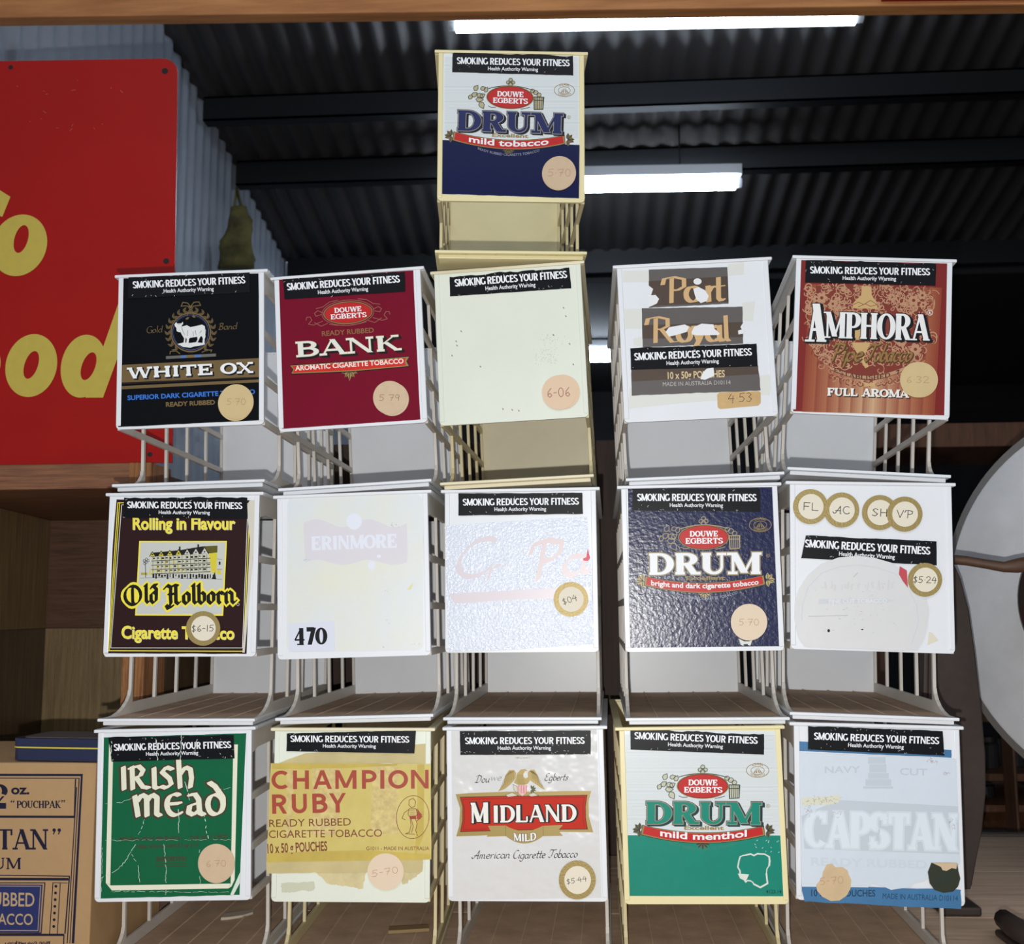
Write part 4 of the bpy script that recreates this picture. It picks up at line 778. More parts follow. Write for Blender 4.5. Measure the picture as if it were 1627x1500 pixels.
A.P(B, [(612,732)]+[(612+390*i/12, 735+75*4*(i/12)*(1-i/12)*.75) for i in range(13)]+[(1002-390*i/12, 842+78*4*(i/12)*(1-i/12)) for i in range(13)], GOL, 6.6)
A.line(B, [(612,735),(612,842)], 3, GOD, 6.8); A.line(B, [(1002,735),(1002,842)], 3, GOD, 6.8)
B.build('banner', o)
B = MB()
for p in ([(535,382),(590,300),(610,215),(650,160),(700,158),(722,190),(718,240),(700,270),(650,320),(600,360)], [(1025,365),(965,290),(945,215),(910,155),(870,155),(842,185),(845,230),(870,270),(930,310),(985,350)]): A.P(B, p, GOL, 6)
A.P(B, [(722,240),(735,190),(770,155),(815,148),(838,165),(812,172),(795,205),(800,235),(822,250),(850,230),(865,270),(840,305),(800,318),(740,315),(700,290)], GOL, 6.2)
for k in range(7):
    A.line(B, [(560+22*k, 350-16*k),(612+14*k, 225-8*k),(660+7*k, 172)], 3, GOD, 6.4); A.line(B, [(1000-18*k, 335-14*k),(945-10*k, 220-5*k),(895-5*k, 170)], 3, GOD, 6.4); A.line(B, [(725+3*k, 215+14*k),(790+4*k, 212+15*k)], 2.5, GOD, 6.4)
A.P(B, [(735,318),(838,315),(832,385),(785,432),(742,390)], ink((226, 190, 190)), 6.4)
for k in range(6): A.line(B, [(745+17*k, 320),(747+16*k, 400)], 6, ink((206, 100, 104)), 6.6)
for p in ([(690,310),(735,330),(735,400),(700,370)], [(610,420),(680,395),(745,425),(640,440)], [(840,420),(900,395),(955,425),(880,435)]): A.P(B, p, ink((206, 200, 180)), 6.2); A.line(B, p, 3, INKB, 6.5, True)
for a in (20, -20, -60, -100, 60, 100): A.P(B, leafpoly(885, 360, 48, 22, a), ink((90, 98, 60)), 6.6)
B.build('emblem', o)
B = MB(); K = dict(font='serif', H=.23, L=.10, sl=.05, st=.10)
for g, dx, m, l in ((.05, 12, INKB, 6.4), (.02, 6, INKB, 6.6), (.035, 0, INKB, 6.8), (0, 0, ink((236, 234, 226), .2), 7.2)):
    A.text(B, 'M', 245,712, 440,708, 212, m, l, g=g, dx=dx, **K); A.text(B, 'IDLAND', 475,706, 1345,694, 178, m, l, g=g, dx=dx, **K)
for g, m, l in ((.05, GOD, 7.2), (0, INKW, 7.5)): A.text(B, 'MILD', 695,888, 932,880, 78, m, l, 'serif', g=g, sag=14, H=.22, L=.12, sl=.08)
K = dict(font='nib', w=.11, th=.025, ang=40, shear=.32)
A.text(B, 'American', 262,1078, 655,1070, 84, INKB, 5.2, **K); A.text(B, 'Cigarette', 680,1076, 1020,1068, 84, INKB, 5.2, **K); A.text(B, 'Tobacco', 1050,1068, 1350,1062, 84, INKB, 5.2, **K)
A.text(B, 'Dou', 290,292, 445,288, 78, INKB, 5.2, **K); A.text(B, 'we', 450,272, 570,268, 78, ink((150, 150, 150)), 5.2, **K); A.text(B, 'Egberts', 1010,270, 1255,266, 76, INKB, 5.2, **K)
A.ring(B, 1358, 528, 10, 10, 2, INKB, 6.4)
A.line(B, E(785, 5, 122, -60, 0, 180, 20), 3, ink((176, 164, 130)), 5); A.line(B, E(785, 5, 70, -28, 0, 180, 20), 2, ink((176, 164, 130)), 5); A.faint(B, 715,40, 860,40, 18, ink((150, 138, 104)), 5, 6)
B.build('lettering', o)
A.frame(*FR['43'])
warning(A, root, (162,165, 982,160, 982,312, 165,316), (195,248, 945,246, 44), seed=16, top=3, scr=44)
price(A, root, 899, 1098, 115, '$5.44', 'gold', tilt=.1, tw=1.12, th=.26, ry=120)

root, A = unit('44', None, 'y', 'yellowed dispenser with the white and teal green card, bottom row')
TEAL = mat('teal_card', (0, 132, 112), .30, spec=.3, coat=.3, bump=.12, bscale=60, var=.08, vscale=60)
STW, STG = mat('card_white', (216, 222, 222), .28, coat=.2), ink((188, 196, 200), .3)
o = drum_card(A, root, STW, TEAL, [(84,150),(1050,165),(1092,1200),(118,1200)], [(104,823),(1076,823),(1092,1200),(118,1200)], (90, 1060, 190, 815, STG))
drum(A, root, o, (205,752), (958,755), ink((0, 132, 112)), ink((160, 138, 120)), ink((16, 56, 58)), ink((44, 62, 54)), ink((190, 190, 168)), ink((92, 90, 66)), ('mild menthol', .145, .865, .058, .012), ink((60, 130, 108)), (.952, -.452))
B = MB(); rd = random.Random(9); TORN = mat('torn_white_paper', (214, 218, 210), .6)
pts = [(815,955),(850,945),(900,948),(935,938),(995,955),(995,1010),(978,1060),(985,1120),(940,1145),(900,1125),(880,1105),(850,1110),(815,1080),(800,1020)]
for i in range(len(pts)):
    a, b = pts[i], pts[(i+1) % len(pts)]
    A.line(B, [a, ((a[0]+b[0])/2+rd.uniform(-8, 8), (a[1]+b[1])/2+rd.uniform(-8, 8)), b], rd.uniform(6, 13), TORN, 6)
A.P(B, [(800,1060),(870,1065),(850,1108),(815,1090)], TORN, 6.2)
for _ in range(14): x, y = rd.uniform(890, 1060), rd.uniform(850, 925); A.line(B, [(x, y), (x+rd.uniform(-9, 9), y+6)], 2.5, TORN, 6)
B.build('torn_patch', o)
B = MB(); A.text(B, '4123.14', 975,1182, 1072,1182, 22, ink((24, 60, 56)), 5.4); B.build('lettering', o)
warning(A, root, (125,150, 962,182, 962,314, 127,282), (150,215, 922,246, 45), seed=17, top=8, scr=12)

root, A = unit('45', None, 'w', 'white dispenser with a torn worn card over blue paper, bottom right')
BLU = mat('blue_paper', (62, 118, 164), .35, var=.15, vscale=20)
B = MB(); A.P(B, A.ragged(150,230, 1112,285, 1112,335, 155,292, top=2, rest=2, seed=18), BLU, 3, 3); tag(B.build('under_card', root), 'blue remains of the printed card'); B = MB(); A.P(B, A.ragged(170,1130, 1170,1160, 1170,1278, 190,1232, top=3, rest=4, seed=19), BLU, 12, 4); t = B.build('under_card', root); tag(t, 'blue remains of the printed card')
WRN = mat('peeled_white_card', (206, 216, 226), .42, bump=.5, bscale=55, var=.04, vscale=12)
tear = [(1140,340),(1165,1000),(1110,990),(1000,990),(965,1040),(968,1085),(930,1105),(880,1115),(860,1140),(800,1150),(735,1160),(690,1140),(620,1115),(590,1145),(430,1142),(172,1140),(155,300)]
o = card(A, root, tear, WRN, lay=16, solid=4)
B = MB(); F1, F2 = ink((190, 200, 208), .45), ink((198, 209, 219), .45)
A.P(B, [(400,600),(1150,640),(1160,940),(190,905),(170,700)], F1, 16.4)
A.text(B, 'NAVY', 318,432, 542,430, 44, F1, 16.5, off=.02); A.text(B, 'CUT', 788,442, 960,448, 44, F1, 16.5, off=.02)
for g, m, l in ((.05, ink((204, 214, 222), .45), 16.7), (0, ink((214, 224, 232), .45), 17)): A.text(B, 'CAPSTAN', 195,895, 1235-90,915, 225, m, l, 'serif', g=g, H=.22, L=.10, sl=.10)
A.text(B, 'READY RUBBED', 230,1010, 960,1030, 52, F2, 16.6, off=.03)
for x0, x1, y0, y1 in ((590,700,330,375), (598,705,375,430), (590,720,430,470), (575,735,470,515), (560,748,515,532)): A.rect(B, x0, y0, x1, y1-3, F1, 16.5)
B.build('faded_lettering', o)
B = MB(); rd = random.Random(21); SCR = ink((150, 146, 140), .6); YST = mat('yellowed_patch', (212, 212, 190), .5)
A.P(B, A.ragged(165,590, 420,565, 400,620, 180,640, top=6, rest=8, seed=22), YST, 16.6)
for cx, cy, sx, sy, n in ((300,600,110,25,26), (220,655,50,40,22), (980,355,50,14,14), (1115,770,22,50,12), (400,690,50,20,9), (650,790,20,16,4), (1060,430,40,20,8)):
    for _ in range(n):
        x, y, a = rd.gauss(cx, sx/2), rd.gauss(cy, sy/2), rd.uniform(0, 6.3); l = rd.uniform(6, 22); A.line(B, [(x, y), (x+l*.5*math.cos(a), y+l*.5*math.sin(a)), (x+l*math.cos(a+.8), y+l*math.sin(a+.8))], rd.uniform(1.2, 2.6), SCR if rd.random() < .6 else ink((190, 176, 186)), 17.2)
B.build('scuff_marks', o)
B = MB(); A.text(B, '10 x 50 g POUCHES', 232,1200, 636,1202, 42, ink((34, 66, 92)), 12.6, off=.02); A.text(B, 'MADE IN AUSTRALIA D10114', 682,1215, 1150,1230, 34, ink((34, 66, 92)), 12.6, off=.0); B.build('lettering', t)
B = MB(); A.P(B, [(985,992),(1145,992),(1152,1040),(1165,1090),(1150,1140),(1120,1170),(1060,1178),(1005,1160),(975,1120),(963,1050)], mat('dark_green_disc', (34, 42, 26), .4), 19, 4); A.P(B, [(990,992),(1145,992),(1140,1030),(1110,1025),(1080,1042),(1055,1038),(1045,1018)], TAN, 20)
A.ring(B, 1060, 1095, 55, 34, 3, ink((30, 60, 60)), 20); A.line(B, [(1030,1095),(1055,1075),(1090,1090),(1060,1110),(1030,1095)], 4, ink((30, 60, 60)), 20); o2 = B.build('price_sticker', root); tag(o2, 'dark green peeled round sticker')
B = MB(); A.P(B, [(330,1002),(365,998),(385,1020),(430,1018),(462,1040),(468,1065),(485,1100),(480,1150),(455,1195),(410,1225),(355,1228),(300,1200),(270,1165),(262,1130),(300,1085),(305,1050)], mat('tan_torn_dot', (206, 180, 140), .6, var=.12, vscale=60), 19, 5); o2 = B.build('price_sticker', root); tag(o2, 'torn tan round price sticker')
B = MB(); A.text(B, '5-70', 285,1130, 440,1118, 44, PEN, 20, 'nib', w=.07, th=.07); B.build('price_writing', o2)
warning(A, root, (212,132, 1055,165, 1066,320, 212,282), (248,218, 1032,248, 46), lay=20, seed=23, top=4, scr=34)

# --- third row
root, A = unit('31', '41', 'w', 'white dispenser with the dark brown card, yellow lettering and a drawn house front')
BRC = mat('brown_card', (46, 26, 26), .3, spec=.14, coat=.0, bump=.1, bscale=80); YLW = ink((238, 222, 72), .3); CRM = ink((206, 208, 204), .3)
o = card(A, root, A.ragged(130,160, 915,165, 885,1058, 60,1055, top=1, rest=2, seed=24), BRC)
B = MB()
for x0, y0, x1, y1, x2, y2, x3, y3, w, m in ((138,180,905,185,868,1043,80,1040,5,YLW), (160,192,893,196,862,1024,96,1024,4,CRM)):
    A.line(B, [(x0,y0),(x1,y1),(x2,y2),(x3,y3)], w, m, 5, True)
A.line(B, [(148,184),(88,1034)], 4, YLW, 5); A.P(B, [(262,405),(772,405),(750,840),(238,838)], YLW, 5); A.P(B, [(270,412),(764,412),(743,830),(246,830)], ink((196, 198, 192)), 5.3)
B.build('border', o)
A.frame(190, 810, 6.819)
B = MB(); K = ink((28, 26, 22)); y2 = ink((210, 196, 60))                                       # timbered house front in ink and yellow
rd = random.Random(31)
A.P(B, [(345,515),(960,485),(1000,700),(360,715)], ink((196, 196, 176)), 5.6)
A.P(B, [(968,480),(1062,470),(1050,700),(1000,690)], y2, 5.8); A.P(B, [(905,405),(960,400),(1064,396),(1062,470),(985,480),(940,450)], ink((92, 88, 30)), 5.9)
A.P(B, [(340,475),(660,445),(860,410),(930,400),(990,480),(345,518)], K, 5.7)
for i in range(7):
    x = 360+92*i+i*2; y = 512-5*i; w = 40+2*i
    A.P(B, [(x-w*.7, y), (x, y-46-3*i), (x+w*.7, y)], ink((200, 200, 190)) if i > 3 else y2, 6); A.line(B, [(x-w*.8, y+2), (x, y-50-3*i), (x+w*.8, y+2)], 8, K, 6.2); A.rect(B, x-9, y-26, x+9, y-12, K, 6.2)
for r in range(4):
    y = 545+45*r
    A.line(B, [(350, y+18+2*r), (985, y-12+4*r)], 7, K, 6.1)
    for i in range(14):
        x = 368+45*i; yy = y-18-1.9*i+r*1.2
        if rd.random() < .75: A.rect(B, x, yy, x+rd.uniform(16, 32), yy+rd.uniform(10, 22), K, 6.1)
        if rd.random() < .5 and i < 9: A.rect(B, x-6, yy-6, x+10, yy+26, y2, 5.9)
        A.line(B, [(x-4, yy-8), (x-3, yy+28)], 3.4, K, 6.2)
for i in range(22): x = 360+31*i; A.rect(B, x, 705+rd.uniform(-4, 8), x+rd.uniform(9, 26), 735+rd.uniform(-5, 25), K, 6)
A.line(B, [(230,748),(420,742),(700,752),(1110,760)], 3, K, 6); A.line(B, [(283,600),(286,740)], 7, K, 6)
for p in ((270,560),(295,545),(290,580),(312,560),(275,590)): A.ring(B, *p, 12, 14, 5, K, 6)
for x, y in ((655,420),(855,395)): A.rect(B, x-9, y-14, x+9, y+26, K, 6)
A.line(B, [(1060,540),(1112,545)], 4, K, 6); A.line(B, [(1060,655),(1112,655)], 4, K, 6); A.rect(B, 1078,570, 1096,605, K, 6); A.rect(B, 1060,660, 1100,710, y2, 5.8); A.P(B, [(1000,760),(1035,680),(1050,762)], K, 6.1); A.P(B, [(318,712),(334,628),(342,715)], y2, 6); A.rect(B, 235,690, 305,715, ink((170,160,60)), 5.8)
B.build('emblem', o)
B = MB(); KB = dict(font='black', w=.19, th=.06, ang=42)
for g, m, l in ((.085, YLW, 6.6), (0, ink((18, 16, 14)), 7)):
    A.text(B, 'O', 40,1035, 262,1030, 230, m, l, 'black', g=g, w=.155, th=.05, ang=42); A.text(B, 'ld', 268,1018, 428,1016, 205, m, l, g=g, **KB); A.text(B, 'Holborn', 490,1030, 1262,1018, 215, m, l, g=g, **KB)
A.ring(B, 1285, 1032, 14, 14, 4, CRM, 7)
for g, m, l in ((.035, CRM, 6), (0, YLW, 6.4)):
    A.text(B, 'Rolling in Flavour', 145,222, 1255,222, 140, m, l, off=.028, dx=4 if g else 0, dy=4 if g else 0); A.text(B, 'Cigarette Tobacco', 22,1400, 1245,1410, 138, m, l, off=.028, dx=4 if g else 0, dy=4 if g else 0)
B.build('lettering', o)
A.frame(*FR['31'])
B = MB(); A.P(B, [(905,165),(935,165),(932,400),(905,700),(875,1050),(862,1050),(890,700),(905,400),(885,200)], mat('lifted_paper_edge', (206, 200, 186), .6), 8, 3); B.build('torn_edge', o)
warning(A, root, (175,150, 890,150, 892,276, 168,268), (193,212, 862,218, 40), seed=25, top=7, scr=20)
price(A, root, 636, 912, 99, '$6-15', 'gold', tilt=.02, tw=1.35, th=.36)

root, A = unit('32', '42', 'w', 'white dispenser with a blank faded card and the number 470 in its corner')
FAD = mat('faded_cream_card', (214, 220, 226), .36, bump=.25, bscale=50, rgb2=(222, 222, 204), vscale=9)
pts = []
for cx, cy, a0 in ((870,185,-90), (885,995,0), (170,1005,90), (190,195,180)):
    pts += [(cx+55*math.cos(R(a0+15*i))*(.72 if cy > 900 else 1), cy+(60 if cy < 900 else 42)*math.sin(R(a0+15*i))) for i in range(7)]
o = card(A, root, pts, FAD)
B = MB(); P1, P2 = ink((214, 211, 216), .4), ink((222, 226, 236), .4)
A.P(B, [(230,320)]+[(230+600*i/16, 300-24*math.sin(i/16*12.5)) for i in range(17)]+[(835,480)]+[(830-590*i/16, 530+16*math.sin(i/16*12.5)) for i in range(17)], P1, 4.5)
A.text(B, 'ERINMORE', 275,460, 775,445, 82, P2, 4.9, 'serif', H=.26, L=.14, sl=.10); A.ell(B, 525, 290, 45, 48, P2, 5); A.ell(B, 627, 548, 22, 26, P2, 5); A.ell(B, 668, 495, 12, 10, P2, 5)
A.P(B, [(830,690),(860,652),(866,660),(852,690)], ink((222, 216, 160), .5), 5)
rd = random.Random(33)
for cx, cy, n in ((755,318,9), (240,510,5), (728,700,3), (735,868,4), (700,1015,3), (880,1005,4)):
    for _ in range(n): x, y = rd.gauss(cx, 12), rd.gauss(cy, 9); A.line(B, [(x, y), (x+rd.uniform(-9, 9), y+rd.uniform(-7, 7))], 2, ink((176, 176, 176)), 5.2)
B.build('faded_lettering', o)
B = MB(); A.P(B, [(143,885),(410,870),(412,1040),(145,1045)], mat('number_slip', (214, 218, 230), .3), 8, 3); t = B.build('number_slip', root); tag(t, 'white paper slip with black digits')
B = MB(); A.text(B, '470', 176,1008, 368,1004, 97, ink((10, 10, 14)), 9, 'serif', H=.26, L=.10, sl=.16, st=.08); A.rect(B, 193,1000, 232,1008, ink((10, 10, 14)), 9); B.build('number', t)

root, A = unit('33', '43', 'w', 'white dispenser with a glittering faded white card, just under the blank ivory one')
SPK = mat('crackled_laminate', (212, 218, 230), .2, bump=.8, bscale=420, coat=.0)
o = card(A, root, [(62,315),(888,262),(915,600),(932,1003),(500,1030),(85,1043),(70,700)], SPK, lay=12)
B = MB(); F3 = ink((219, 210, 214), .3)
A.P(B, [(85,712),(700,680),(900,672),(905,735),(480,745),(120,770)], F3, 12.4); A.text(B, 'C', 80,630, 330,600, 210, F3, 12.4, 'nib', w=.16, th=.04, ang=40, shear=.5); A.text(B, 'r.', 300,630, 420,615, 150, F3, 12.4, 'nib', w=.16, th=.04, ang=40, shear=.4); A.text(B, 'Pa', 530,640, 900,590, 215, ink((222, 206, 206), .3), 12.4, 'nib', w=.16, th=.04, ang=40, shear=.3)
A.P(B, [(893,450),(907,505),(895,522),(868,520),(866,508),(885,500)], ink((196, 40, 70), .3), 12.8)
B.build('faded_lettering', o)
warning(A, root, (142,125, 862,122, 866,246, 142,256), (168,198, 842,192, 41), seed=26, top=2, scr=16)
price(A, root, 796, 744, 100, '$04', 'gold', tilt=.16, tw=.85, th=.34, lay=24, pen=ink((92, 66, 66), .6))

root, A = unit('34', '44', 'w', 'white dispenser with the all dark blue card and white capitals, third row')
NVC = mat('blue_card', (14, 22, 66), .26, spec=.4, bump=.4, bscale=210, coat=.0)
o = card(A, root, [(138,95),(982,88),(1028,1013),(150,1022)], NVC)
drum(A, root, o, (243,603), (925,597), INKW, ink((150, 136, 104)), None, ink((166, 150, 112)), ink((40, 48, 88)), ink((176, 160, 112)), ('bright and dark cigarette tobacco', .045, .96, .044, .0), ink((150, 156, 176)), (.978, -.42))
warning(A, root, (165,98, 905,97, 908,232, 162,226), (192,170, 886,172, 43), seed=27, top=3, scr=14)
price(A, root, 842, 875, 105, '5.70', m=mat('pale_price_dot', (220, 200, 174), .6))
B = MB()
for p in ([(785,970),(815,985),(810,1010),(795,1005)], [(840,985),(862,978),(850,1010),(835,1005)], [(800,985),(850,985),(848,1000),(805,1000)]): A.P(B, p, TORN, 6)
B.build('torn_patch', o)

root, A = unit('35', '45', 'w', 'white dispenser with four gold rimmed lettered dots along its top')
for cx, cy, t, lay in ((208,201,'FL',20), (390,223,'AC',22), (612,240,'SH',20), (755,251,'VP',22)): price(A, root, cx, cy, 103, t, 'gold', lay=lay, tw=.95, th=.42, tilt=-.03)
OVL = mat('peeled_oval_card', (212, 212, 212), .45, bump=.3, bscale=60, var=.03, vscale=14)
pts = [(105,850),(110,760),(135,680),(190,600),(270,535),(370,500),(480,492),(580,505),(680,535),(760,600),(830,670),(875,740),(890,810),(880,900),(860,970),(825,1035),(700,1040),(500,1025),(300,1018),(165,1008),(130,960)]
o = card(A, root, pts, OVL, lay=16)
warning(A, root, (180,370, 938,412, 938,552, 150,502), (172,438, 900,490, 46), lay=12, seed=28, top=3, scr=20)
B = MB(); F4 = ink((203, 206, 210), .5)
A.line(B, [(150,860),(155,770),(190,670),(270,590),(370,555),(480,545),(590,560),(700,600),(770,680),(820,780),(830,880),(790,1000)], 6, F4, 16.3); A.P(B, [(250,740),(640,740),(700,752),(640,768),(250,768)], F4, 16.4); A.text(B, 'FINE CUT TOBACCO', 310,766, 650,766, 24, ink((220, 222, 224), .5), 16.7); A.faint(B, 280,692, 690,690, 56, ink((207, 205, 206), .5), 16.4, 5)
rd = random.Random(35)
for _ in range(60):
    x, y = rd.gauss(470, 110), rd.gauss(790, 70); A.line(B, [(x, y), (x+rd.uniform(-14, 14), y+rd.uniform(-5, 5))], rd.uniform(1, 2.4), ink((178, 176, 174), .6), 16.8)
A.line(B, [(190,838),(270,838),(420,835)], 2, ink((150, 150, 150)), 16.8); A.line(B, [(455,615),(480,590)], 2, ink((150, 150, 150)), 16.8); A.ell(B, 307, 922, 8, 9, INKB, 17); A.ell(B, 503, 918, 7, 3, INKB, 17)
B.build('faded_lettering', o)
B = MB(); A.P(B, [(725,555),(765,580),(770,680),(740,640),(718,600)], ink((190, 74, 84), .5), 17); B.build('red_stain', root); B = MB(); A.P(B, [(890,935),(910,940),(945,985),(880,1012)], mat('cream_scrap', (216, 210, 190), .6), 2.5, 1); B.build('paper_scrap', root)
price(A, root, 868, 635, 98, '$5.24', 'gold', tilt=-.02, tw=1.42, th=.36, lay=26)

# --- second row
root, A = unit('21', '31', 'w', 'white dispenser with the black card showing a white cow')
BLK = mat('black_card', (8, 9, 13), .24, spec=.14, coat=.0, bump=.06, bscale=60); BRZ = ink((112, 92, 58))
o = card(A, root, A.ragged(122,160, 940,130, 948,1005, 105,1045, top=1, rest=1.5, seed=36), BLK)
A.frame(190, 460, 7.074)
B = MB(); A.P(B, [(10,858),(1570,780),(1570,990),(8,1055)], BRZ, 5); A.P(B, [(10,1095),(1572,1018),(1572,1050),(10,1130)], BRZ, 5); A.P(B, [(8,1062),(1572,995),(1572,1003),(8,1072)], ink((40, 24, 20)), 5)
for i, (x0, x1, m) in enumerate(((525,690,ink((104, 104, 96))), (690,755,ink((84, 116, 168))), (755,845,ink((120, 98, 60))), (845,920,ink((84, 116, 168))), (920,1086,ink((104, 104, 96))))): y = lambda x: 760-(x-805)*.052; A.P(B, [(x0,y(x0)-16),(x1,y(x1)-16),(x1,y(x1)+16),(x0,y(x0)+16)], m, 5)
B.build('gold_bands', o)
B = MB(); cx, cy = 803, 490
A.ring(B, cx, cy, 222, 218, 16, BRZ, 5); A.ring(B, cx, cy, 203, 199, 5, ink((90, 104, 150)), 5); A.ell(B, cx, cy, 198, 194, ink((14, 20, 44)), 5); A.ell(B, cx, cy, 186, 182, BLK, 5.2)
for sd in (-1, 1):
    for i in range(10):
        a = 95+sd*0+15.5*i if sd < 0 else 85-15.5*i
        x, y = cx+258*math.cos(R(a)), cy-252*math.sin(R(a)); t = -a+(-90 if sd < 0 else 90)
        for k in (28, -28): q = leafpoly(x, y, 66, 26, t+180+k); A.P(B, q, BRZ, 5.4); A.line(B, [(x, y), (x+50*math.cos(R(t+180+k)), y+50*math.sin(R(t+180+k)))], 4, BLK, 5.6)
for p in ([(800,200),(770,160),(715,150),(695,195),(745,190),(800,200)], [(800,200),(840,150),(895,145),(915,185),(860,190),(800,200)], [(795,205),(780,255),(765,300)], [(805,205),(825,255),(838,300)], [(570,735),(575,705),(640,700),(680,730)], [(930,715),(985,690),(1040,690),(1030,710)]): A.line(B, p, 10, BRZ, 5.6)
A.text(B, 'Gold', 300,500, 485,488, 74, BRZ, 5.2, 'nib', w=.10, th=.03, ang=30, shear=.22); A.text(B, 'Band', 1108,462, 1322,452, 74, BRZ, 5.2, 'nib', w=.10, th=.03, ang=30, shear=.22)
for p in ((745,345,-30),(860,320,-160)): A.P(B, leafpoly(*p[:2], 50, 26, p[2]), BRZ, 5.6)
OXW = ink((222, 224, 222))
A.P(B, [(620,400),(640,376),(652,392),(700,388),(715,370),(718,398),(702,410),(704,425),(760,410),(800,432),(860,420),(930,403),(960,420),(974,470),(970,540),(960,565),(957,620),(935,620),(940,560),(925,530),(908,545),(888,590),(872,614),(862,605),(880,570),(876,540),(800,552),(786,560),(778,612),(765,638),(748,630),(760,570),(747,548),(742,600),(738,625),(720,625),(730,560),(705,520),(690,490),(665,488),(645,475),(642,440),(628,425)], OXW, 6)
A.P(B, [(655,622),(720,606),(800,610),(860,602),(955,612),(965,625),(900,642),(840,650),(800,664),(720,656)], OXW, 5.9)
for p in ([(700,425),(712,470),(735,520)], [(770,470),(765,530)], [(830,480),(832,535)], [(855,470),(862,520)], [(905,500),(925,470)], [(660,400),(690,396)], [(965,440),(972,560)]): A.line(B, p, 4, INKB, 6.4)
B.build('emblem', o)
B = MB(); K = dict(font='serif', H=.34, L=.16, sl=.24, st=.18)
for g, dx, m, l in ((.03, 16, INKB, 5.4), (.03, 8, INKB, 5.6), (0, 0, ink((236, 238, 238)), 6)):
    A.text(B, 'WHITE', 92,1012, 1058,966, 124, m, l, g=g, dx=dx, dy=dx*.8, **K); A.text(B, 'OX', 1138,962, 1508,946, 124, m, l, g=g, dx=dx, dy=dx*.8, **K)
A.text(B, 'SUPERIOR DARK CIGARETTE TOBACCO', 92,1252, 1525,1182, 54, ink((56, 116, 206)), 5.2, off=.03); A.text(B, 'READY RUBBED', 525,1325, 1078,1298, 52, BRZ, 5.2, off=.04)
B.build('lettering', o)
A.frame(*FR['21'])
warning(A, root, (168,155, 888,126, 892,246, 165,284), (195,222, 864,192, 43), seed=37, top=4, scr=20)
price(A, root, 812, 898, 102, '5.70', base=(804,908), ry=103, m=mat('ochre_price_dot', (206, 182, 132), .6, var=.06, vscale=60))

root, A = unit('22', '32', 'w', 'white dispenser with the plain crimson card, second row')
CRI = mat('crimson_card', (118, 10, 38), .28, spec=.14, coat=.1, bump=.1, bscale=70, var=.06, vscale=20)
o = card(A, root, A.ragged(70,168, 888,112, 930,1000, 105,1056, top=1, rest=2, seed=38), CRI)
B = MB(); LG = ink((150, 104, 84))
A.ring(B, 500, 367, 155, 76, 3, LG, 5, -4); A.ring(B, 500, 367, 143, 66, 3, GLD, 5.2, -4)
for s in (-1, 1):
    f = lambda x, y: (500+s*x, 367+y-s*x*.07)
    for p in ([(250,28),(245,10),(225,10),(215,30),(235,52),(205,60),(150,40)], [(150,-10),(180,-25),(200,-10),(190,8),(160,0)], [(120,55),(160,70),(200,45)], [(60,-80),(110,-72),(150,-45),(190,-38)], [(20,74),(70,70),(110,62)]): A.line(B, [f(*p_) for p_ in p], 3.2, LG, 5)
for a in (90, 55, 125, 20, 160): A.P(B, leafpoly(510, 712, 62 if a == 90 else 52, 24, a), GLD, 5.4); A.line(B, [(510,714), (510+50*math.cos(R(a)), 714+50*math.sin(R(a)))], 3, INKB, 5.6)
B.build('emblem', o)
oval(A, o, 500, 367, 138, 60, -4, 5.6)
B = MB(); A.P(B, [(150,680),(520,655),(870,625),(852,655),(868,690),(520,722),(158,736),(170,705)], INKB, 5.8); A.P(B, [(155,683),(520,659),(864,630),(847,657),(862,686),(520,717),(162,731),(175,706)], GLD, 6); A.P(B, [(164,687),(520,664),(845,637),(838,657),(845,683),(520,711),(170,726),(182,706)], ink((204, 44, 34)), 6.3)
A.text(B, 'AROMATIC CIGARETTE TOBACCO', 186,714, 832,670, 30, ink((234, 220, 210)), 6.7, off=.03); B.build('ribbon', o)
B = MB(); A.text(B, 'READY RUBBED', 346,508, 655,486, 30, ink((134, 96, 60)), 5.3, off=.02)
K = dict(font='serif', H=.33, L=.12, sl=.24, st=.12)
for g, dx, m, l in ((.03, 16, INKB, 5.4), (.03, 9, INKB, 5.6), (.02, 0, ink((176, 160, 110)), 5.9), (0, 0, ink((226, 226, 216)), 6.2)): A.text(B, 'BANK', 186,634, 822,590, 92, m, l, g=g, dx=dx, dy=dx*.7, **K)
B.build('lettering', o)
warning(A, root, (112,165, 838,120, 842,240, 122,286), (138,234, 810,186, 44), seed=39, top=4, scr=12)
price(A, root, 750, 874, 99, '5 79', base=(764,882), tw=1.3, th=.36, pen=ink((140, 108, 84), .6))

root, A = unit('23', '33', 'i', 'blank ivory dispenser with only a warning strip and a price dot')
o = warning(A, root, (168,150, 880,95, 892,220, 170,268), (200,210, 868,158, 45), seed=40, top=9, lay=4, scr=26)
B = MB(); rd = random.Random(41); SC = ink((176, 176, 158), .6)
for cx, cy, sx, sy, n in ((740,628,70,45,90), (770,530,60,40,40)):
    for _ in range(n): x, y = rd.gauss(cx, sx/2), rd.gauss(cy, sy/2); A.line(B, [(x, y), (x+rd.uniform(-5, 5), y+rd.uniform(-4, 4))], rd.uniform(1.2, 2.4), SC, 1)
for x, y in ((235,475),(205,535),(210,560),(180,620),(845,335),(858,385),(785,498),(902,672),(880,550),(350,685),(485,935),(540,940),(580,945)): A.line(B, [(x, y), (x+4, y+5)], 6, ink((140, 134, 100), .6), 1)
B.build('scuff_marks', root)
price(A, root, 820, 842, 101, '6-06', base=(842,838), tw=1.42, th=.52, tilt=.04, pen=PENR, m=mat('pinkish_price_dot', (220, 192, 162), .6))

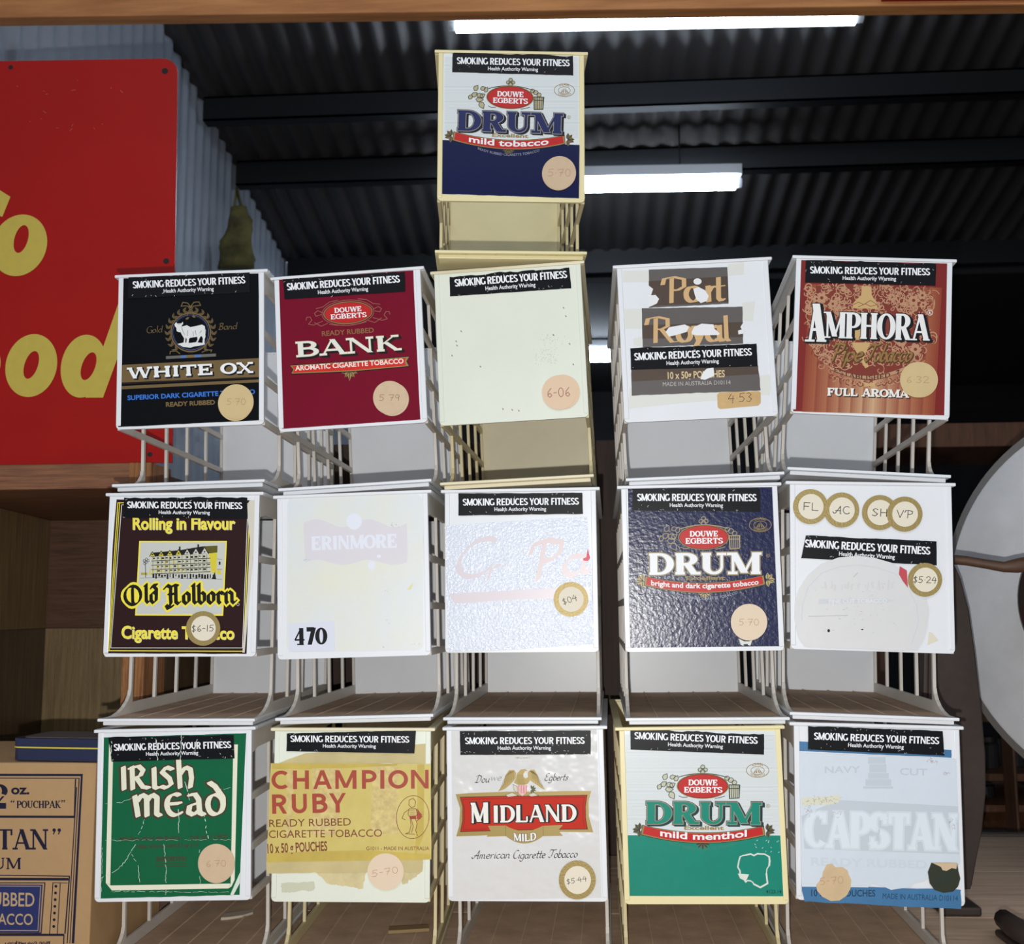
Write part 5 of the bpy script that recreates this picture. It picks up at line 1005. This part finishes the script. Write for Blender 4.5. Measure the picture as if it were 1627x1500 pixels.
root, A = unit('24', '34', 'w', 'white dispenser with brown torn paper strips taped on, in gold serif script')
CLR = mat('clear_tape_yellowing', (218, 219, 212), .3); GRB, BRO = mat('grey_brown_paper', (88, 82, 80), .45, var=.08, vscale=30), mat('dark_brown_paper', (72, 54, 38), .45, var=.12, vscale=30)
for q in ([(150,150),(305,150),(305,220),(150,220)], [(775,110),(872,95),(870,175),(780,180)], [(140,380),(262,380),(262,500),(150,500)], [(860,345),(938,335),(925,455),(865,450)], [(955,780),(1045,768),(1025,895),(965,890)], [(190,850),(980,860),(710,925),(500,940),(178,975)], [(210,560),(270,545),(268,605),(215,600)]): B = MB(); A.P(B, q, CLR, 1.6, 1); tag(B.build('sticky_tape', root), 'yellowing clear tape patch')
WHT = mat('torn_white', (226, 228, 230), .5)
o = card(A, root, A.ragged(304,145, 772,130, 780,350, 305,375, top=1, rest=2, seed=42), GRB, name='paper_strip')
B = MB(); A.P(B, [(304,215),(775,185),(780,340),(305,365)], BRO, 4.6); GL2 = ink((206, 170, 122))
K = dict(font='nib', w=.17, th=.035, ang=6); A.text(B, 'P', 385,345, 535,342, 152, GL2, 5.2, **K); A.text(B, 'o', 518,342, 618,338, 185, GL2, 5.2, **K); A.text(B, 'r', 648,338, 712,335, 185, GL2, 5.2, **K); A.text(B, 't', 698,335, 755,332, 165, GL2, 5.2, **K); B.build('lettering', o)
B = MB(); A.ell(B, 595, 217, 24, 19, WHT, 6); A.P(B, [(570,262),(600,250),(640,270),(662,305),(650,335),(615,347),(588,325),(578,295)], WHT, 6); A.P(B, [(302,240),(330,262),(318,300),(345,298),(366,322),(352,350),(330,360),(302,372)], WHT, 6); B.build('torn_hole', o)
o = card(A, root, A.ragged(262,378, 862,368, 866,590, 268,610, top=2, rest=2, seed=43), GRB, name='paper_strip')
B = MB(); A.P(B, [(264,480),(864,460),(866,550),(266,560)], BRO, 4.6); A.text(B, 'R', 288,584, 462,580, 150, GL2, 5.2, **K); A.text(B, 'o', 470,580, 566,578, 185, GL2, 5.2, **K); A.text(B, 'y', 560,576, 655,576, 180, GL2, 5.2, **K); A.text(B, 'a', 645,577, 752,574, 185, GL2, 5.2, **K); A.text(B, 'l', 748,574, 796,572, 150, GL2, 5.2, **K); B.build('lettering', o)
B = MB(); A.P(B, [(405,520),(425,492),(520,475),(545,490),(530,520),(460,540),(425,548)], WHT, 6); A.P(B, [(560,520),(575,490),(620,470),(690,475),(695,500),(728,530),(720,538),(590,540),(562,535)], WHT, 6); A.P(B, [(866,465),(850,490),(858,505),(836,512),(838,535),(866,530)], WHT, 6); B.build('torn_hole', o)
o = card(A, root, A.ragged(200,740, 955,720, 970,865, 202,898, top=2, rest=3, seed=44), GRB, name='paper_strip')
B = MB(); A.P(B, [(200,745),(955,722),(957,770),(204,815)], BRO, 4.6); A.text(B, '10 x 50g POUCHES', 418,800, 758,788, 42, ink((214, 190, 146)), 5.2, off=.02); A.text(B, 'MADE IN AUSTRALIA D10114', 388,842, 792,830, 24, ink((180, 176, 170)), 5.2, off=.0); B.build('lettering', o)
B = MB(); A.P(B, [(612,800),(628,760),(650,738),(690,732),(694,780),(640,804)], WHT, 6); B.build('torn_hole', o)
warning(A, root, (193,618, 945,590, 952,725, 197,745), (218,690, 918,660, 44), lay=9, seed=45, top=4, scr=16)
B = MB(); A.P(B, [(712,890),(725,878),(960,870),(970,880),(970,940),(955,955),(730,975),(715,965)], mat('tan_price_tag', (204, 168, 112), .5, var=.15, vscale=50), 6, 4); t = B.build('price_sticker', root); t['label'] = 'tan rectangular price sticker'
B = MB(); A.text(B, '4.53', 775,938, 925,930, 50, PEND, 7, 'nib', w=.06, th=.06); B.build('price_writing', t)

root, A = unit('25', '35', 'w', 'white dispenser with the red striped ornate card, top right of the stack')
REDC = mat('brick_red_card', (122, 32, 28), .34, spec=.3, bump=.1, bscale=80); PCH = ink((184, 140, 108), .36); RDM = ink((124, 54, 42), .36)
o = card(A, root, [(188,122),(1042,142),(1028,1025),(148,1000)], REDC)
B = MB()
for i in range(11):                                   # printed curtain folds
    x0 = 200+70*i; f = lambda x, y: (x+(y-1000)*-.058, y+(x-148)*.028)
    for j in range(5):
        t = j/4; cc = abs(i-5)/5.5; base = (198-46*cc, 162-80*cc, 126-72*cc); dk = (140-10*cc, 78-34*cc, 58-26*cc)
        a = .62*(1-t)**1.2 if j < 4 else 0; c = tuple(int((1-a)*b_+a*d_) for b_, d_ in zip(base, dk)) if i <= 5 else tuple(int((1-.62*t**1.2)*b_+.62*t**1.2*d_) for b_, d_ in zip(base, dk))
        A.P(B, [f(x0+14*j, 262), f(x0+14*(j+1), 262), f(x0+14*(j+1), 1002), f(x0+14*j, 1002)], ink(c, .36), 4.6)
B.build('striped_ground', o)
B = MB(); rd = random.Random(46)                       # dense scrollwork
def scroll(cx, cy, r, a, s, m, w, lay):
    A.line(B, [(cx+r*(1-i/16)*math.cos(R(a)+s*i*.42), cy+r*(1-i/16)*math.sin(R(a)+s*i*.42)) for i in range(15)], w, m, lay)
A.P(B, [(285,275),(500,262),(560,300),(640,262),(900,285),(930,400),(940,560),(960,610),(880,620),(920,680),(830,740),(720,800),(600,830),(480,800),(370,750),(270,680),(300,610),(215,600),(260,480),(270,380)], RDM, 5)
for i in range(520):
    t = rd.random(); x = rd.uniform(225, 960); y = rd.choice((rd.uniform(270, 440), rd.uniform(580, 740), rd.uniform(270, 800)))
    if abs(x-590) > 380-(abs(y-520)*.45 if y > 600 else 0): continue
    scroll(x, y, rd.uniform(14, 42), rd.uniform(0, 360), rd.choice((-1, 1)), PCH if rd.random() < .72 else RDM, rd.uniform(3.5, 7), 5.2+rd.random()*.3)
for cx, cy, r in ((315,345,28),(850,360,28),(900,330,22),(380,380,22),(780,600,26),(860,645,28),(285,350,18),(905,385,18),(640,395,20),(430,640,22)):
    for a in range(0, 360, 60): A.ell(B, cx+r*.7*math.cos(R(a)), cy+r*.7*math.sin(R(a)), r*.5, r*.42, PCH, 5.6, a, n=12); 
    A.ell(B, cx, cy, r*.35, r*.35, RDM, 5.8, n=12)
TNV = ink((198, 164, 112))
A.P(B, [(550,275),(605,280),(608,330),(640,380),(640,410),(495,405),(500,375),(545,330)], TNV, 6); A.P(B, [(490,605),(600,605),(580,650),(560,700),(590,745),(570,755),(535,690),(505,640)], TNV, 6); A.P(B, [(510,430),(545,430),(545,590),(500,590)], TNV, 6)
A.line(B, [(500,385),(530,370),(560,385),(600,360),(640,385),(600,395),(570,380),(530,398)], 3, ink((96, 60, 36)), 6.3)
n = 24; up = [(345+480*i/n, 735+62*math.sin(math.pi*i/n)-.02*i) for i in range(n+1)]; dn = [(375+430*i/n, 765+56*math.sin(math.pi*i/n)) for i in range(n+1)]
for i in range(n): A.P(B, [up[i], up[i+1], dn[i+1], dn[i]], PCH, 6)
A.line(B, up, 3, RDM, 6.3); A.line(B, dn, 3, RDM, 6.3)
for i in range(26): a = R(200-8.5*i-100); scroll(590+(-13+i)*17, 812+40*math.cos((i-13)/13*1.5)-8, 20, rd.uniform(0, 360), rd.choice((-1, 1)), PCH if i % 2 else RDM, 5, 6.1)
A.P(B, [(545,830),(590,842),(640,832),(625,850),(630,862),(590,858),(560,862),(568,848)], TNV, 6.2)
B.build('ornament', o)
B = MB(); A.text(B, 'ESTABLISHED 1753', 385,772, 800,772, 24, ink((70, 46, 30)), 6.6, 'serif', sag=48, H=.28, L=.14)
K = dict(font='nib', w=.14, th=.03, ang=40, shear=.4)
for g, dx, m, l in ((.03, 4, ink((84, 58, 34)), 6.7), (0, 0, ink((146, 112, 62)), 7)): A.text(B, 'Pipe', 352,712, 545,712, 100, m, l, g=g, dx=dx, dy=dx, **K); A.text(B, 'Tobacco', 560,714, 830,714, 98, m, l, g=g, dx=dx, dy=dx, **K)
K = dict(font='serif', H=.20, L=.075, sl=.13, st=.055)
for g, dx, m, l in ((.03, 14, INKB, 7), (.03, 7, INKB, 7.2), (.028, 0, INKB, 7.4), (0, 0, ink((232, 232, 230)), 7.8)):
    A.text(B, 'A', 232,600, 325,602, 222, m, l, g=g*.8, dx=dx, dy=dx*.5, **K); A.text(B, 'MPHORA', 330,578, 935,595, 152, m, l, g=g, dx=dx, dy=dx*.6, **K)
K = dict(font='serif', H=.32, L=.16, sl=.22, st=.15)
for g, dx, m, l in ((.02, 5, INKB, 6.6), (0, 0, ink((234, 230, 222)), 7)): A.text(B, 'FULL', 347,912, 525,916, 46, m, l, g=g, dx=dx, dy=dx, **K); A.text(B, 'AROMA', 550,917, 820,925, 46, m, l, g=g, dx=dx, dy=dx, **K)
A.ring(B, 943, 432, 15, 15, 3, ink((230, 224, 220)), 6.6); A.text(B, 'R', 937,440, 949,440, 15, ink((230, 224, 220)), 6.6)
B.build('lettering', o)
warning(A, root, (222,124, 978,146, 975,274, 217,254), (245,203, 943,214, 42), seed=47, top=7, scr=20)
price(A, root, 872, 822, 102, '6.32', base=(886,822), tw=1.35, th=.36, m=mat('ochre_price_dot', (206, 182, 132), .6))

# --- the single dispenser on top
root, A = unit('11', '23', 'y', 'yellowed dispenser alone at the top of the stack, white and dark blue card')
NV2 = mat('navy_card', (10, 18, 66), .28, spec=.2, coat=.0, bump=.08, bscale=60, var=.08, vscale=40)
o = drum_card(A, root, STW, NV2, A.ragged(172,135, 1000,152, 1000,1022, 158,995, top=2, rest=2, seed=48), A.ragged(165,668, 1003,698, 1000,1022, 160,995, top=0, rest=2, seed=49), (180, 995, 160, 655, STG))
drum(A, root, o, (238,610), (908,632), ink((28, 36, 88)), ink((150, 144, 134)), ink((14, 16, 30)), ink((52, 48, 38)), ink((178, 170, 136)), ink((112, 98, 66)), ('mild tobacco', .135, .862, .058, .012), ink((140, 142, 160)), (.99, -.40))
warning(A, root, (228,128, 962,152, 965,272, 225,252), (253,203, 942,218, 42), seed=50, top=6, scr=10)
price(A, root, 880, 870, 101, '5.70', base=(874,874), tw=1.45, th=.42, pen=ink((178, 140, 122), .6))
